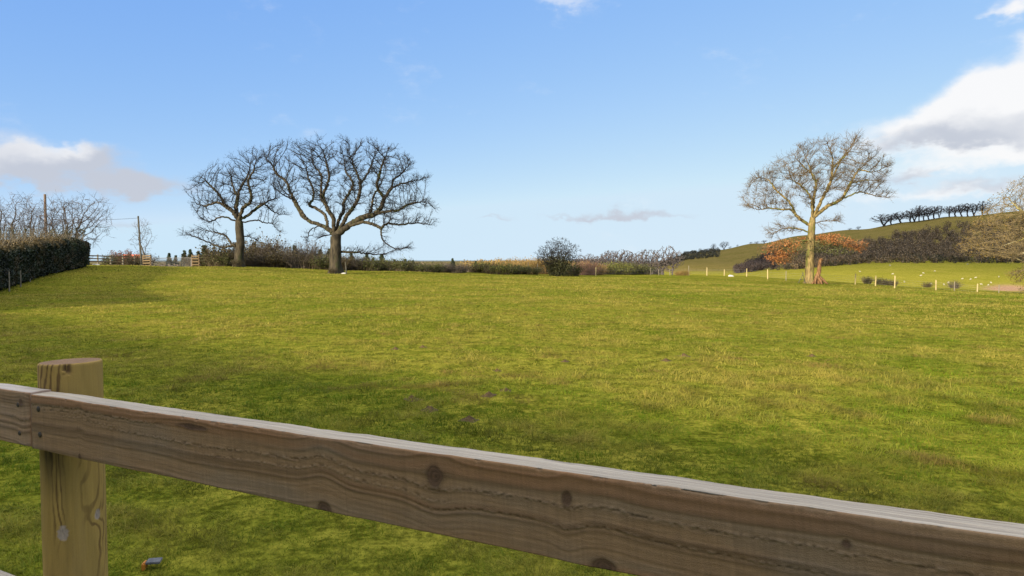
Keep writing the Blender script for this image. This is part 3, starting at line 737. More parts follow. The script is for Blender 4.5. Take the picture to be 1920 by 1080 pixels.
r = np.random.default_rng(77)
Cs = []
for poly, cnt in ((e_polys[0][0], 9500), (e_polys[1][0], 700)):
    pl = np.asarray(poly, float); lo = pl.min(0); hi = pl.max(0); X_ = r.uniform(lo[0], hi[0], cnt * 5); Y_ = r.uniform(lo[1], hi[1], cnt * 5)
    k = inpoly(pl, X_, Y_) & (fbm2(X_ * .05, Y_ * .09, 3) > .44); X_, Y_ = X_[k][:cnt], Y_[k][:cnt]; a, b_ = span(pl, Y_); hw_ = (b_ - a) / 2; xc = (a + b_) / 2
    dep = np.sqrt(np.maximum(.05, 1 - ((X_ - xc) / hw_) ** 2)) * hw_ * .75 * r.uniform(-1, 1, len(X_)); Cs.append(np.stack([(X_ - 1985) * zsE, dep * zsE, (562 - Y_) * zsE], 1))
C = np.concatenate(Cs); Vv, Ff = leafquads(C, r.uniform(.07, .16, len(C)), r); t = r.random(len(C))[:, None]
mesh_np('leaves', Vv, Ff, M['leaf'], et, col=np.repeat(np.array([.085, .066, .015]) * (1 - t) + np.array([.27, .175, .045]) * t, 4, 0))
print('big trees done')

# ---- dead stump and leaning sticks by the right tree
stump = thing('dead_stump', 'split orange-brown dead stump with spreading roots against the foot of the copper-leaved tree', 'stump', bpR + np.array([.55, -.55, 0]))
segs_r = np.random.default_rng(5)
def gnarly(path, radii, k=10, lump=.25, seed=0):
    path = smooth_path(path, 5); n = len(path); rr = np.interp(np.linspace(0, 1, n), np.linspace(0, 1, len(radii)), radii)
    d = np.gradient(path, axis=0); d /= np.linalg.norm(d, axis=1, keepdims=True)
    u = np.cross(d, [.1, 1, .2]); u /= np.linalg.norm(u, axis=1, keepdims=True); v = np.cross(d, u); th = np.arange(k) * 2 * math.pi / k
    rk = rr[:, None] * (1 + lump * (vn2(th[None] * 2.2 + seed, np.arange(n)[:, None] * .45 + seed) - .5) * 2)
    V_ = (path[:, None] + (np.cos(th)[None, :, None] * u[:, None] + np.sin(th)[None, :, None] * v[:, None]) * rk[..., None]).reshape(-1, 3)
    b_ = np.arange(n - 1)[:, None] * k; i = np.arange(k); j = (i + 1) % k
    Fq = np.stack([b_ + i, b_ + j, b_ + k + j, b_ + k + i], -1).reshape(-1, 4)
    return V_, Fq, np.array([np.arange(k)[::-1], (n - 1) * k + np.arange(k)])
V_, F_, c_ = gnarly([(0.0, 0, -.1), (.05, 0, .6), (.2, 0, 1.5), (.38, .05, 2.75)], [.34, .26, .22, .16], 12, .3, 2)
mesh_np('stem', V_, [F_, c_], M['stump'], stump, smooth=True)
for k_, (p1, p2) in enumerate([((.45, -.1, .55), (1.1, -.2, -.05)), ((-.3, -.3, .4), (-.75, -.4, -.05)), ((.1, -.5, .4), (.15, -.9, -.05)), ((.5, .3, .4), (.9, .5, -.05)), ((-.2, -.15, .7), (-.45, -.6, -.05))]):
    V_, F_, c_ = gnarly([(0.03, 0, 1.0 if k_ != 2 else .7), p1, p2], [.16, .15, .10], 8, .3, 5 + k_)
    mesh_np('root', V_, [F_, c_], M['stump'], stump, smooth=True)
V_, F_, c_ = gnarly([(.36, .05, 2.6), (.48, .02, 2.72), (.62, 0, 2.62)], [.12, .12, .08], 7, .3, 1); mesh_np('broken_branch', V_, [F_, c_], M['stump'], stump, smooth=True)
st = thing('leaning_sticks', 'dark sticks leaning in an A shape at the left foot of the copper-leaved tree', 'sticks', bpR + np.array([-.9, -.3, 0]))
bars('stick', [((-.55, 0, -.05), (.15, .1, 1.25), .035, .03)], M['greypole'], st); bars('stick', [((.35, .1, -.05), (-.1, .05, 1.35), .035, .025)], M['greypole'], st); bars('stick', [((-.3, 0, .45), (.25, .1, .5), .03, .03)], M['greypole'], st)

# ---- simpler generated trees
def gen_tree(name, label, cat, loc, height, crown, R, natt, D, kill, r0, mb, mt, seed, stems=1, lean=(0, 0), twl=.4, twn=3, twr=.01, thr=.06, up=.1, clear=.3, group=None, splay=.4, skew=0.0, jit=.2, rz=0.0, lump=.12):
    r = np.random.default_rng(seed); root = thing(name, label, cat, loc, rz, group)
    pos = [np.array([0, 0, -.2])]; par = [-1]
    for s in range(stems):
        a = s / stems * 6.28 + r.uniform(0, 1); sp = splay * height * .25 * (stems > 1)
        top = np.array([math.cos(a) * sp + lean[0] * height * .5, math.sin(a) * sp + lean[1] * height * .5, height * (clear + .25) * r.uniform(.85, 1.15)])
        q = resample(smooth_path([(0, 0, 0), top * [.25, .25, .4] + r.normal(size=3) * .03 * height, top]), D)
        for t, p in enumerate(q): pos.append(p); par.append(0 if t == 0 else len(pos) - 2)
    cx, cy, rx, ry = crown                     # rx horizontal radius, ry unused depth ratio
    zc = height * (clear + 1) / 2; rzv = height * (1 - clear) / 2
    p = r.normal(size=(natt, 3)); p /= np.linalg.norm(p, axis=1, keepdims=True); p *= r.random(natt)[:, None] ** .4; p *= (1 - lump + 2 * lump * vn3(p[:, 0] * 1.6 + seed, p[:, 1] * 1.6 + 9, p[:, 2] * 1.6 + 4))[:, None]
    att = p * [rx, rx * ry, rzv] + [cx, cy, zc]; att[:, 0] += skew * (att[:, 2] - zc)
    pos, par = colonise(pos, par, att, D, kill, 3 * D + 1.5, r, jit, up)
    rad_, nc = tree_radii(par, R, r0); tree_meshes(name, pos, par, rad_, root, mb, mt, r, thr, twl, twn, twr, 1.4, fl_h=.6)
    return root, pos, rad_

# slim ivy-clad trees behind the hedge on the left
lt = [(-45, 52, 6.8), (-8, 55, 7.3), (14, 60, 6.0), (36, 54, 7.9), (52, 60, 6.8), (70, 56, 7.0), (100, 58, 7.2), (117, 54, 7.3), (135, 57, 7.9)]
for k, (px, d, hh) in enumerate(lt):
    last = k == len(lt) - 1
    lab = ['bare ivy-stemmed tree left of the photo edge behind the hedge', 'slim bare tree at the very left edge, behind the dark hedge', 'thin bare tree second from the left edge, behind the hedge', 'tallest of the slim trees left of the telegraph pole, ivy on its stem',
           'slim bare tree midway between the left edge and the brown pole', 'bare tree with bright ivy on its stem just left of the brown pole', 'bare tree with ivy-wrapped stems just right of the brown pole', 'dense bare tree second from the right end of the row behind the hedge', 'bushiest bare tree leaning right over the end of the hedge'][k]
    hh *= .74; rootk, pk, rk = gen_tree('ash_tree', lab, 'tree', gp(px, d), hh, ((.9 if last else 0), 0, (2.4 if last else 1.35), 1.0), .17, 420 if last else 260, .32, .34, .011, M['ash_bark'], M['ash_twig'], 40 + k,
             stems=2 if k % 2 else 3, twl=.7, twn=3, twr=.009, thr=.05, up=.35, clear=.25, group='slim trees behind the hedge', splay=.3, skew=.12)
    r = np.random.default_rng(90 + k); sel = np.where((rk > .035) & (pk[:, 2] < hh * .52) & (pk[:, 2] > .4))[0]
    C = np.repeat(pk[sel], 26, 0) + r.normal(size=(len(sel) * 26, 3)) * .11
    Vv, Ff = leafquads(C, r.uniform(.06, .13, len(C)), r); t = r.random(len(C))[:, None]
    mesh_np('ivy', Vv, Ff, M['leaf'], rootk, col=np.repeat(np.array([.05, .055, .014]) * (1 - t) + np.array([.13, .12, .03]) * t, 4, 0))
# small tree by the second pole
gen_tree('young_tree', 'small feathery bare tree growing against the leaning pole', 'tree', gp(268, 84), 6.0, (0, 0, 1.35, 1), .10, 200, .3, .36, .011, M['ash_bark'], M['ash_twig'], 60, stems=2, twl=.5, twn=2, twr=.010, up=.25, clear=.25, splay=.25)
# hawthorn in the middle
hb = gp(1045, 88)
hw, hp, hr = gen_tree('hawthorn_bush', 'dense dark rounded bush standing alone at the middle of the paddock edge', 'bush', hb, 4.5, (0.15, 0, 3.05, .9), .16, 1500, .22, .26, .012, M['oak_bark'], M['oak_twig'], 61, stems=5, twl=.42, twn=4, twr=.013, thr=.05, up=.08, clear=.28, splay=1.0, jit=.3, lump=.38)
r = np.random.default_rng(62); C = r.normal(size=(9000, 3)) * [1.05, 1.0, .95] + [.1, 0, 1.25]; C = C[(C[:, 2] > .05) & (np.abs(C[:, 0]) < 1.0 + .45 * C[:, 2]) & (C[:, 2] < 3.7) & (r.random(len(C)) < 1.25 - .33 * C[:, 2])]
Vv, Ff = leafquads(C, r.uniform(.08, .2, len(C)), r); t = r.random(len(C))[:, None]
mesh_np('leaves', Vv, Ff, M['leaf'], hw, col=np.repeat(np.array([.028, .032, .012]) * (1 - t) + np.array([.075, .072, .026]) * t, 4, 0))
# ------------------------------------------------------------------ bushes and conifers of the back hedgerow
def bush_proto(seed, w, hgt, twig, leafA, leafB, nst=120, nlf=500, ls=.13, spread=.5):
    """returns (twig arrays, leaf arrays+col)"""
    r = np.random.default_rng(seed); P0 = []; P1 = []; R0 = []; R1 = []
    for s in range(nst):
        a = r.uniform(0, 6.283); b0 = np.array([math.cos(a), math.sin(a), 0]) * w * .5 * math.sqrt(r.random()) * .8
        p = b0.copy(); d = np.array([math.cos(a) * spread * r.random(), math.sin(a) * spread * r.random(), 1.0]); rad0 = r.uniform(.018, .035); L = hgt * r.uniform(.55, 1.0)
        for q in range(5):
            d = d + r.normal(size=3) * .22; d /= np.linalg.norm(d); n_ = p + d * L / 5; r1 = rad0 * .75
            P0.append(p); P1.append(n_); R0.append(rad0); R1.append(r1)
            if q > 0:
                for _ in range(2):
                    e = d + r.normal(size=3) * .6; e /= np.linalg.norm(e); m_ = n_ + e * L * .17
                    P0.append(n_); P1.append(m_); R0.append(r1 * .8); R1.append(.009)
            p = n_; rad0 = r1
    tv = prisms(np.array(P0), np.array(P1), np.array(R0), np.array(R1), 3)
    lf = None
    if nlf:
        ends = np.array(P1); C = ends[r.integers(0, len(ends), nlf)] + r.normal(size=(nlf, 3)) * .14; C = C[C[:, 2] > 0]
        Vv, Ff = leafquads(C, r.uniform(.6, 1.3, len(C)) * ls, r); t = r.random(len(C))[:, None]
        lf = (Vv, Ff, np.repeat(np.asarray(leafA) * (1 - t) + np.asarray(leafB) * t, 4, 0))
    return tv, lf
M['scrub_twig'] = mat_noise('scrub_twig', (0.055, 0.042, 0.025), (0.11, 0.082, 0.05), .8)
M['scrub_grey'] = mat_noise('scrub_grey_twig', (0.06, 0.048, 0.038), (0.12, 0.095, 0.072), .8)
M['gold_twig'] = mat_noise('golden_twig', (0.15, 0.10, 0.035), (0.25, 0.16, 0.055), .8)
M['pink_twig'] = mat_noise('pinkish_twig', (0.20, 0.11, 0.07), (0.30, 0.17, 0.12), .8)
def make_bush(kind, seed, label, loc, group, name='scrub_bush', rz=0.0, sc=1.0):
    K = dict(brown=(2.6, 2.1, 'scrub_twig', (.05, .04, .014), (.11, .088, .035), 110, 1200, .13), grey=(2.8, 2.6, 'scrub_grey', (.06, .048, .03), (.11, .09, .06), 140, 500, .12),
             olive=(2.4, 1.9, 'scrub_twig', (.05, .06, .015), (.11, .115, .03), 70, 1500, .14), gold=(3.4, 2.0, 'gold_twig', (.20, .13, .035), (.32, .21, .06), 160, 900, .12),
             pink=(2.2, 1.9, 'pink_twig', (.22, .13, .08), (.32, .20, .13), 130, 300, .10), gorse=(2.2, 1.6, 'scrub_twig', (.07, .085, .016), (.19, .19, .035), 110, 1900, .13),
             copper=(3.0, 2.6, 'scrub_twig', (.12, .042, .022), (.22, .08, .035), 90, 3200, .14))[kind]
    root = thing(name, label, 'bush', loc, rz, group)
    key = (kind, seed % 4)
    if key not in PROTO:
        tv, lf = bush_proto(seed % 4 + hash(kind) % 1 + len(kind) * 10, K[0], K[1], K[2], K[3], K[4], K[5], K[6], K[7])
        a = mesh_np('stems', tv[0], tv[1], M[K[2]], root); b_ = mesh_np('leaves', lf[0], lf[1], M['leaf'], root, col=lf[2]); PROTO[key] = (a, b_)
    else:
        for o in PROTO[key]:
            c = o.copy(); COL.objects.link(c); c.parent = root
    root.scale = (sc, sc, sc) if not hasattr(sc, '__len__') else sc
    return root
PROTO = {}
rows = []
rb = np.random.default_rng(21)
px = 366.0
while px < 1006:
    t = (px - 366) / 640
    kind = rb.choice(['brown', 'grey', 'brown', 'olive'], p=[.4, .25, .2, .15]) if px < 690 else rb.choice(['brown', 'grey', 'olive'], p=[.4, .25, .35]) if px < 880 else rb.choice(['olive', 'brown', 'gorse'], p=[.5, .25, .25])
    d = float(edge(px)) + rb.uniform(-2, 4)
    want = np.interp(px, [366, 480, 500, 560, 640, 700, 760, 850, 900, 1010], [1.75, 2.2, 2.0, 2.4, 2.4, 1.9, 1.5, 1.4, 1.6, 1.4]) * rb.uniform(.8, 1.2)
    rows.append((px, d, kind, want)); px += rb.uniform(13, 23)
hts = dict(brown=2.1, grey=2.6, olive=1.9, gold=2.2, pink=1.9, gorse=1.6, copper=2.6)
look = dict(brown='brown bare scrub bush', grey='grey-brown twiggy bush', olive='olive green leafy bush', gold='golden-brown bush', pink='pinkish-brown twiggy bush', gorse='yellow-green gorse bush', copper='reddish copper-leaved bush')
for kd in ('brown', 'grey', 'olive', 'gorse'):
    sub = [q for q in rows if q[2] == kd]
    for k, (px, d, kind, want) in enumerate(sub):
        s = .84 * want / hts[kind]; wide = s * rb.uniform(1.1, 1.45)
        make_bush(kind, k, f'{look[kind]} behind the oaks, {nth(k, len(sub))} of its kind', gp(px, d), 'hedgerow bushes behind the oaks', sc=(wide, wide, s), rz=rb.uniform(0, 6))
special = [('copper', 231, 92, .85, 'dark copper-leaved bush beyond the left rail fence'), ('brown', 262, 88, .85, 'low brown bush at the foot of the leaning pole'), ('brown', 274, 90, .8, 'small brown bush beside the angled fence panel'),
 ('brown', 427, 80, 1.5, 'tall dark bush just left of the foot of the dark oak'), ('brown', 405, 79, .8, 'brown brambles between the gate and the dark oak'), ('olive', 418, 78, .8, 'olive brambles against the foot of the dark oak'),
 ('brown', 492, 90, 2.0, 'biggest rounded dark bush, right of the dark oak'), ('brown', 478, 88, 1.5, 'dark bush leaning on the biggest rounded bush'), ('grey', 508, 88, 1.4, 'grey bush on the right flank of the biggest rounded bush'),
 ('grey', 580, 92, 1.45, 'grey bare thicket right of the tall spruce'), ('grey', 566, 92, 1.3, 'grey thicket at the foot of the tall spruce'),
 ('gold', 945, 122, 1.5, 'golden bush furthest left of the lone dark bush'), ('gold', 970, 116, 1.4, 'golden bush third left of the lone dark bush'), ('gold', 992, 110, 1.25, 'golden bush second left of the lone dark bush'), ('gold', 1012, 106, 1.3, 'golden-brown bush touching the left side of the lone dark bush'), ('gold', 1028, 104, 1.2, 'golden bush half hidden behind the lone dark bush'),
 ('olive', 1072, 92, .9, 'olive bush under the right side of the lone dark bush'), ('pink', 1090, 100, 1.2, 'pinkish twiggy bush just right of the lone dark bush'), ('pink', 1103, 102, 1.15, 'pinkish twiggy bush left of the pale fence post'), ('gold', 1116, 104, .9, 'golden-brown bush beside the pale fence post'), ('pink', 1128, 108, .9, 'low pinkish bush right of the pale fence post'),
 ('gorse', 1142, 108, 1.0, 'leftmost yellow-green gorse bush'), ('gorse', 1155, 112, 1.3, 'tallest yellow-green gorse bush'), ('gorse', 1170, 110, 1.1, 'gorse bush in the middle of the gorse clump'), ('olive', 1182, 112, 1.0, 'dark olive bush right of the gorse clump'), ('gorse', 1196, 114, .9, 'gorse bush second from the right of its clump'), ('olive', 1211, 114, .85, 'rightmost dark olive bush of the gorse clump'),
 ('gold', 1283, 104, .45, 'straw-coloured tussock at the wire fence'), ('gold', 1272, 105, .35, 'smaller straw tussock at the wire fence'),
 ('brown', 1626, 96, .5, 'low brown bush behind the wire fence, left of a group'), ('brown', 1652, 98, .55, 'low brown bush between two pale posts'), ('brown', 1664, 97, .45, 'low brown bush just left of the third pale post'), ('brown', 1676, 95, .4, 'low dark bush behind the third pale post'), ('brown', 1740, 98, .4, 'low brown bush left of the fourth pale post'), ('grey', 1790, 96, .5, 'small grey bush wrapped round a thin grey post'),
 ('brown', 624, 70.5, .34, 'low brown tussock at the left foot of the widest oak'), ('olive', 638, 71.6, .28, 'low green tussock at the right foot of the widest oak'), ('brown', 446, 75.6, .42, 'brown brambles at the right foot of the dark oak'),
 ('olive', 205, 90, .8, 'low bush behind the left rail fence, right of the hedge'), ('brown', 246, 82, .7, 'brown tangle behind the rail fence by the red roof')]
for k, (kind, px, d, s, lab) in enumerate(special):
    p = gp(px, d)
    make_bush(kind, k, lab, p, None, sc=(s * rb.uniform(.9, 1.15), s, s), rz=rb.uniform(0, 6), name='bush' if kind != 'gold' or s > .6 else 'grass_tussock')
def conifer(seed, hgt, w, parent, sparse=1.0):
    r = np.random.default_rng(seed); C = []; U = []
    for lev in np.arange(.12, 1.0, .055):
        rad_ = w * (1 - lev) ** .85 * r.uniform(.8, 1.15) + .08
        for b_ in range(int(9 * (1 - lev) + 4)):
            a = r.uniform(0, 6.283)
            for t in np.linspace(.15, 1, 6):
                C.append([math.cos(a) * rad_ * t, math.sin(a) * rad_ * t, lev * hgt - rad_ * t * .22 + .12 * t * t * rad_]); U.append([math.cos(a), math.sin(a), -.2])
    C = np.array(C); C = np.repeat(C, 5, 0) + r.normal(size=(len(C) * 5, 3)) * .10 * hgt / 5; U = np.repeat(np.array(U), 5, 0)
    Vv, Ff = leafquads(C, r.uniform(.25, .5, len(C)) * hgt / 5.5, r, aspect=.45, up=U); t = r.random(len(C))[:, None]
    mesh_np('crown', Vv, Ff, M['needle'], parent, col=np.repeat(np.array([.020, .030, .014]) * (1 - t) + np.array([.05, .065, .03]) * t, 4, 0))
    bars('trunk', [((0, 0, -.3), (0, 0, hgt * .95), .10, .02)], M['ash_bark'], parent, 5)
con = [(318, 474, 170), (346, 469, 160), (358, 467, 150), (384, 459, 140), (373, 470, 170), (473, 460, 130), (485, 464, 130), (498, 463, 125), (513, 470, 130), (553, 459, 120), (600, 467, 125), (618, 465, 118), (660, 474, 140), (688, 473, 135), (716, 476, 130), (760, 485, 150), (775, 487, 150), (849, 484, 130), (892, 489, 130), (700, 482, 140), (740, 486, 140), (330, 478, 190), (398, 470, 160)]
con.sort(); CPR = []
for k, (px, yt, d) in enumerate(con):
    p = gp(px, d); top = zy(px, yt, d); hgt = top - p[2]
    o = thing('spruce_tree', f'dark young conifer beyond the hedgerow, {nth(k, len(con))} of the conifers', 'tree', p, rb.uniform(0, 6), 'young conifers beyond the hedgerow')
    if k < 6: conifer(200 + k, hgt, hgt * rb.uniform(.24, .34), o); CPR.append((o, hgt))
    else:
        src, h0 = CPR[k % 6]
        for ch in src.children:
            c = ch.copy(); COL.objects.link(c); c.parent = o
        o.scale = (hgt / h0 * rb.uniform(.85, 1.2), hgt / h0 * rb.uniform(.85, 1.2), hgt / h0)

# ------------------------------------------------------------------ clipped hedge on the left
hl = [at(-170, 620, 17)[:2], at(-60, 560, 27)[:2], at(0, 545, 32)[:2], at(90, 518, 41)[:2], at(172, 501, 51.5)[:2]]
hp_ = smooth_path(np.array([[p[0] - .8, p[1]] for p in hl]), 12)
hedge = thing('clipped_hedge', 'long dark clipped hedge with tan top along the left side of the paddock', 'hedge', (hp_[0][0], hp_[0][1], 0))
r = np.random.default_rng(31); org = np.array([hp_[0][0], hp_[0][1], 0])
seglen = np.r_[0, np.cumsum(np.linalg.norm(np.diff(hp_, axis=0), axis=1))]; L = seglen[-1]
def hedge_pts(n, wlo, whi, lo, hi, shell=True):
    t = r.random(n) * L; x = np.interp(t, seglen, hp_[:, 0]); y = np.interp(t, seglen, hp_[:, 1])
    tx = np.gradient(hp_[:, 0], seglen); ty = np.gradient(hp_[:, 1], seglen); nxn = np.interp(t, seglen, ty); nyn = -np.interp(t, seglen, tx)
    ln = np.hypot(nxn, nyn); nxn /= ln; nyn /= ln
    v = r.uniform(lo, hi, n); w = r.uniform(wlo, whi, n)
    hh = 1.85 + .55 * fbm2(t * .6, t * 0 + 3, 4, .65) - .3 * sstep(L - 5, L, t)
    endr = np.clip((L - t) / .8, 0, 1) ** .5
    lump = 1 + .35 * (fbm2(t * .8, v * 2.0 + 7, 3) - .5)
    rim = np.where(v > .8, np.sqrt(np.maximum(0, 1 - ((v - .8) / .25) ** 2)), .85 + .15 * v)
    ww = .8 * w * lump * rim * endr
    z = H(x, y) + v * hh
    return np.stack([x + nxn * ww, y + nyn * ww, z], 1) - org, v, t
Cl, vl, tl = hedge_pts(52000, .55, 1.12, .08, .98)
Ct, vt, tt = hedge_pts(30000, -1.0, 1.0, .86, 1.03)
C = np.concatenate([Cl, Ct]); vv = np.concatenate([vl, vt]); t2 = np.concatenate([tl, tt])
pat = fbm2(t2 * .9, vv * 2.5 + 20, 3)[:, None]; rr_ = r.random(len(C))[:, None]
topm = sstep(.84, .98, vv + (fbm2(t2 * 1.2, t2 * 0, 3) - .5) * .3)[:, None] * sstep(L - 3, L - 9, t2)[:, None]
colh = np.array([.018, .030, .016]) * (1 - rr_) + np.array([.04, .052, .024]) * rr_; colh = colh * (.25 + 1.5 * pat ** 1.5); bt = (sstep(.55, .7, fbm2(t2 * .7 + 30, vv * 3 + 4, 3)) * .55)[:, None]; colh = colh * (1 - bt) + np.array([.085, .06, .03]) * bt
colh = colh * (1 - topm) + (np.array([.16, .115, .05]) * (1 - rr_) + np.array([.24, .17, .07]) * rr_) * topm
Vv, Ff = leafquads(C, r.uniform(.06, .14, len(C)), r)
mesh_np('leaves', Vv, Ff, M['leaf'], hedge, col=np.repeat(colh, 4, 0))
Pa, _, _ = hedge_pts(2600, -.6, .95, .0, .5); Pb, _, _ = hedge_pts(1100, -.9, .9, .9, 1.0); P0 = np.concatenate([Pa, Pb]); P1 = P0 + r.normal(size=P0.shape) * .22 + [0, 0, .42]
mesh_np('stems', *prisms(P0, P1, .016, .008), M['ash_bark'], hedge)
# inner dense core so that the hedge is not see-through
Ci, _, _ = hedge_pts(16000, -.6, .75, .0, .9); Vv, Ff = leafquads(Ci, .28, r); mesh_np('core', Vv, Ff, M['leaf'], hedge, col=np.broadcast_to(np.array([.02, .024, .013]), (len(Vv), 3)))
for k, (px, d, lab) in enumerate([(16.5, 32.6, 'pale thin stake at the left foot of the hedge'), (38, 35, 'second thin stake at the foot of the hedge'), (56, 37.5, 'third and dimmest stake at the foot of the hedge')]):
    p = gp(px, d); o = bars('stake', [((0, 0, -.2), (0.01, 0, .95 - .1 * k), .035, .03)], M['grey_post'], None, 6); o.location = p; tag(o, lab, 'stake', 'stakes along the hedge')

# ------------------------------------------------------------------ poles and cable
pA = gp(88, 62); zA = zy(88, 365, 62)
pole = thing('telegraph_pole', 'tall brown timber pole rising among the slim trees', 'pole', pA)
bars('shaft', [((0, 0, -.3), (.02, 0, zA - pA[2]), .13, .10)], M['pole'], pole, 8)
bars('pole_cap', [((.02, 0, zA - pA[2]), (.02, 0, zA - pA[2] + .05), .12, .06)], M['pole'], pole, 8)
pB = gp(266, 86); tB = at(259, 405, 86)
pole2 = thing('telegraph_pole', 'grey pole leaning left in front of the small feathery tree', 'pole', pB)
bars('shaft', [((0, 0, -.3), tuple(tB - pB), .13, .10)], M['greypole'], pole2, 8)
bars('insulator', [(tuple(tB - pB - [0.15, 0, .25]), tuple(tB - pB - [-.12, 0, .25]), .03, .03)], M['greypole'], pole2, 5)
c0 = np.array([pA[0], pA[1], zy(88, 411, 62)]); c1 = tB - [0, 0, .25]; ts = np.linspace(0, 1, 24)
cp = c0[None] * (1 - ts)[:, None] + c1[None] * ts[:, None]; cp[:, 2] -= .35 * 4 * ts * (1 - ts) * .4
cb_ = mesh_np('overhead_cable', *prisms(cp[:-1], cp[1:], .016, .016, 4), M['cable']); tag(cb_, 'thin overhead cable running from the brown pole to the leaning pole', 'cable')

# ------------------------------------------------------------------ left rail fence, gate
def rail_fence(name, label, pts, rails, hgt, mat_r, mat_p, sx=.045):
    root = thing(name, label, 'fence', pts[0])
    o = np.array(pts[0])
    for p in pts:
        q = np.array(p) - o; bars('post', [(q + [0, 0, -.2], q + [0, 0, hgt + .08], .085, .08)], mat_p, root, 6)
    for zr in rails:
        for a, b_ in zip(pts[:-1], pts[1:]):
            a = np.array(a) - o + [0, -.1, zr]; b2 = np.array(b_) - o + [0, -.1, zr]; m_ = (a + b2) / 2; d_ = b2 - a; L_ = np.linalg.norm(d_[:2])
            V_, F_ = box_np(0, 0, 0, L_, .04, .13); ang_ = math.atan2(d_[1], d_[0]); ca_, sa_ = math.cos(ang_), math.sin(ang_)
            V_ = np.stack([V_[:, 0] * ca_ - V_[:, 1] * sa_ + m_[0], V_[:, 0] * sa_ + V_[:, 1] * ca_ + m_[1], V_[:, 2] + m_[2] + V_[:, 0] / L_ * d_[2]], 1)
            mesh_np('rail', V_, F_, mat_r, root)
    return root
fl = [gp(163, 76), gp(184, 77.5), gp(208, 79), gp(231, 80.5), gp(253, 82)]
rail_fence('rail_fence', 'brown four-rail fence from the end of the hedge towards the leaning pole', fl, [.35, .68, 1.0, 1.32], 1.4, M['brown_rail'], M['grey_post'])
rail_fence('rail_fence', 'short sunlit rail panel angled in front of the gate, left of it', [gp(269, 82), gp(283, 77.5)], [.25, .55, .85, 1.15, 1.4], 1.4, M['rail'], M['brown_rail'])
rail_fence('rail_fence', 'short rail panel between the gate and the dark oak', [gp(361, 80.5), gp(374, 80.5), gp(400, 82), gp(428, 84)], [.3, .65, 1.0, 1.3], 1.4, M['rail'], M['brown_rail'])
ga, gb = gp(285.5, 79), gp(359, 80.5)
gate = thing('field_gate', 'wide pale metal mesh gate between the two short rail panels', 'gate', ga)
gv = gb - ga; zlo, zhi = .12, 1.12
fr = [((0, 0, zlo), tuple(gv + [0, 0, zlo]), .035, .035), ((0, 0, zhi), tuple(gv + [0, 0, zhi]), .035, .035), ((0, 0, zlo), (0, 0, zhi), .035, .035), (tuple(gv + [0, 0, zlo]), tuple(gv + [0, 0, zhi]), .04, .04)]
bars('gate_frame', fr, M['steel'], gate, 6)
ms = [(tuple(gv * t + [0, 0, zlo]), tuple(gv * t + [0, 0, zhi]), .011, .011) for t in np.linspace(.03, .97, 36)] + [(tuple([0, 0, z]), tuple(gv + [0, 0, z]), .011, .011) for z in np.linspace(.25, 1.0, 7)]
bars('mesh_infill', ms, M['steel'], gate, 4)

# barn with red roof
pb = gp(249, 110); zr_ = zy(249, 477, 110) - pb[2]
barn = thing('red_roofed_shed', 'small pale shed with an orange-red roof peeping over the rail fence', 'shed', pb, .15)
V_, F_ = box_np(0, 0, zr_ / 2 - .5, 2.4, 3, zr_ - 1.0); mesh_np('wall', V_, F_, M['wall'], barn)
e_ = zr_ - 1.0
mesh_np('roof', np.array([[-1.4, -1.7, e_], [1.4, -1.7, e_], [1.4, 0, zr_], [-1.4, 0, zr_], [-1.4, 1.7, e_], [1.4, 1.7, e_], [-1.4, -1.7, e_ - .12], [1.4, -1.7, e_ - .12], [1.4, 1.7, e_ - .12], [-1.4, 1.7, e_ - .12]]),
        [np.array([[0, 1, 2, 3], [3, 2, 5, 4], [6, 7, 1, 0], [4, 5, 8, 9], [6, 9, 8, 7]]), np.array([[0, 3, 4], [1, 5, 2]])], M['roof'], barn)
V_, F_ = box_np(.2, -1.52, (e_) * .5, .8, .05, e_ * .8); mesh_np('door', V_, F_, M['grey_post'], barn)

# ------------------------------------------------------------------ wire fence on the right and behind the bush
fp = [(990, 488, 511, 96, 'd'), (1008, 494, 512, 97, 'd'), (1077, 496, 516, 96, 'd'), (1117, 501, 517, 98, 'p'), (1220, 502, 515.5, 110, 'g'), (1235, 505, 516, 109, 'g'), (1256, 504, 516, 108, 'g'), (1292, 498, 516.5, 107, 'g'), (1325.5, 501.5, 516.5, 105, 'p'), (1358, 505, 517, 103, 'p'), (1400, 503.5, 518, 100, 'p'), (1439.6, 505, 525, 92, 'p'), (1474, 508, 527, 90, 'g'),
      (1603.7, 513, 532, 85, 'p'), (1642, 517, 535, 83, 'p'), (1678, 517, 539, 80, 'p'), (1755.5, 525, 543, 81, 'p'), (1790, 528, 542, 80.5, 'g'), (1833, 532, 550.5, 79, 'p'), (1873.6, 534, 554, 77, 'g'), (1935, 538, 560, 74, 'p'), (1990, 545, 566, 71, 'p')]
p0 = gp(fp[0][0], fp[0][3]); wf = thing('wire_fence', 'wire stock fence of pale posts running along the right back edge of the paddock', 'fence', p0)
tops = []
for px, yt, yb, d, kd in fp:
    p = gp(px, d); top = zy(px, yt, d); hgt = max(.9, min(1.7, top - p[2])); q = p - p0
    w = .075 if kd == 'p' else .05
    lean_ = rb.normal() * .03
    o = bars('post', [(q + [0, 0, -.3], q + [lean_, 0, hgt], w, w * .92)], M['pale_post'] if kd == 'p' else M['grey_post'], wf, 8)
    tops.append((q, hgt))
sg = []
for zf in (.25, .45, .65, .85):
    for (a, ha), (b_, hb_) in zip(tops[:-1], tops[1:]):
        sg.append((a + [0, -.07, 1.15 * zf], b_ + [0, -.07, 1.15 * zf], .006, .006))
bars('wire', sg, M['wire'], wf, 3)
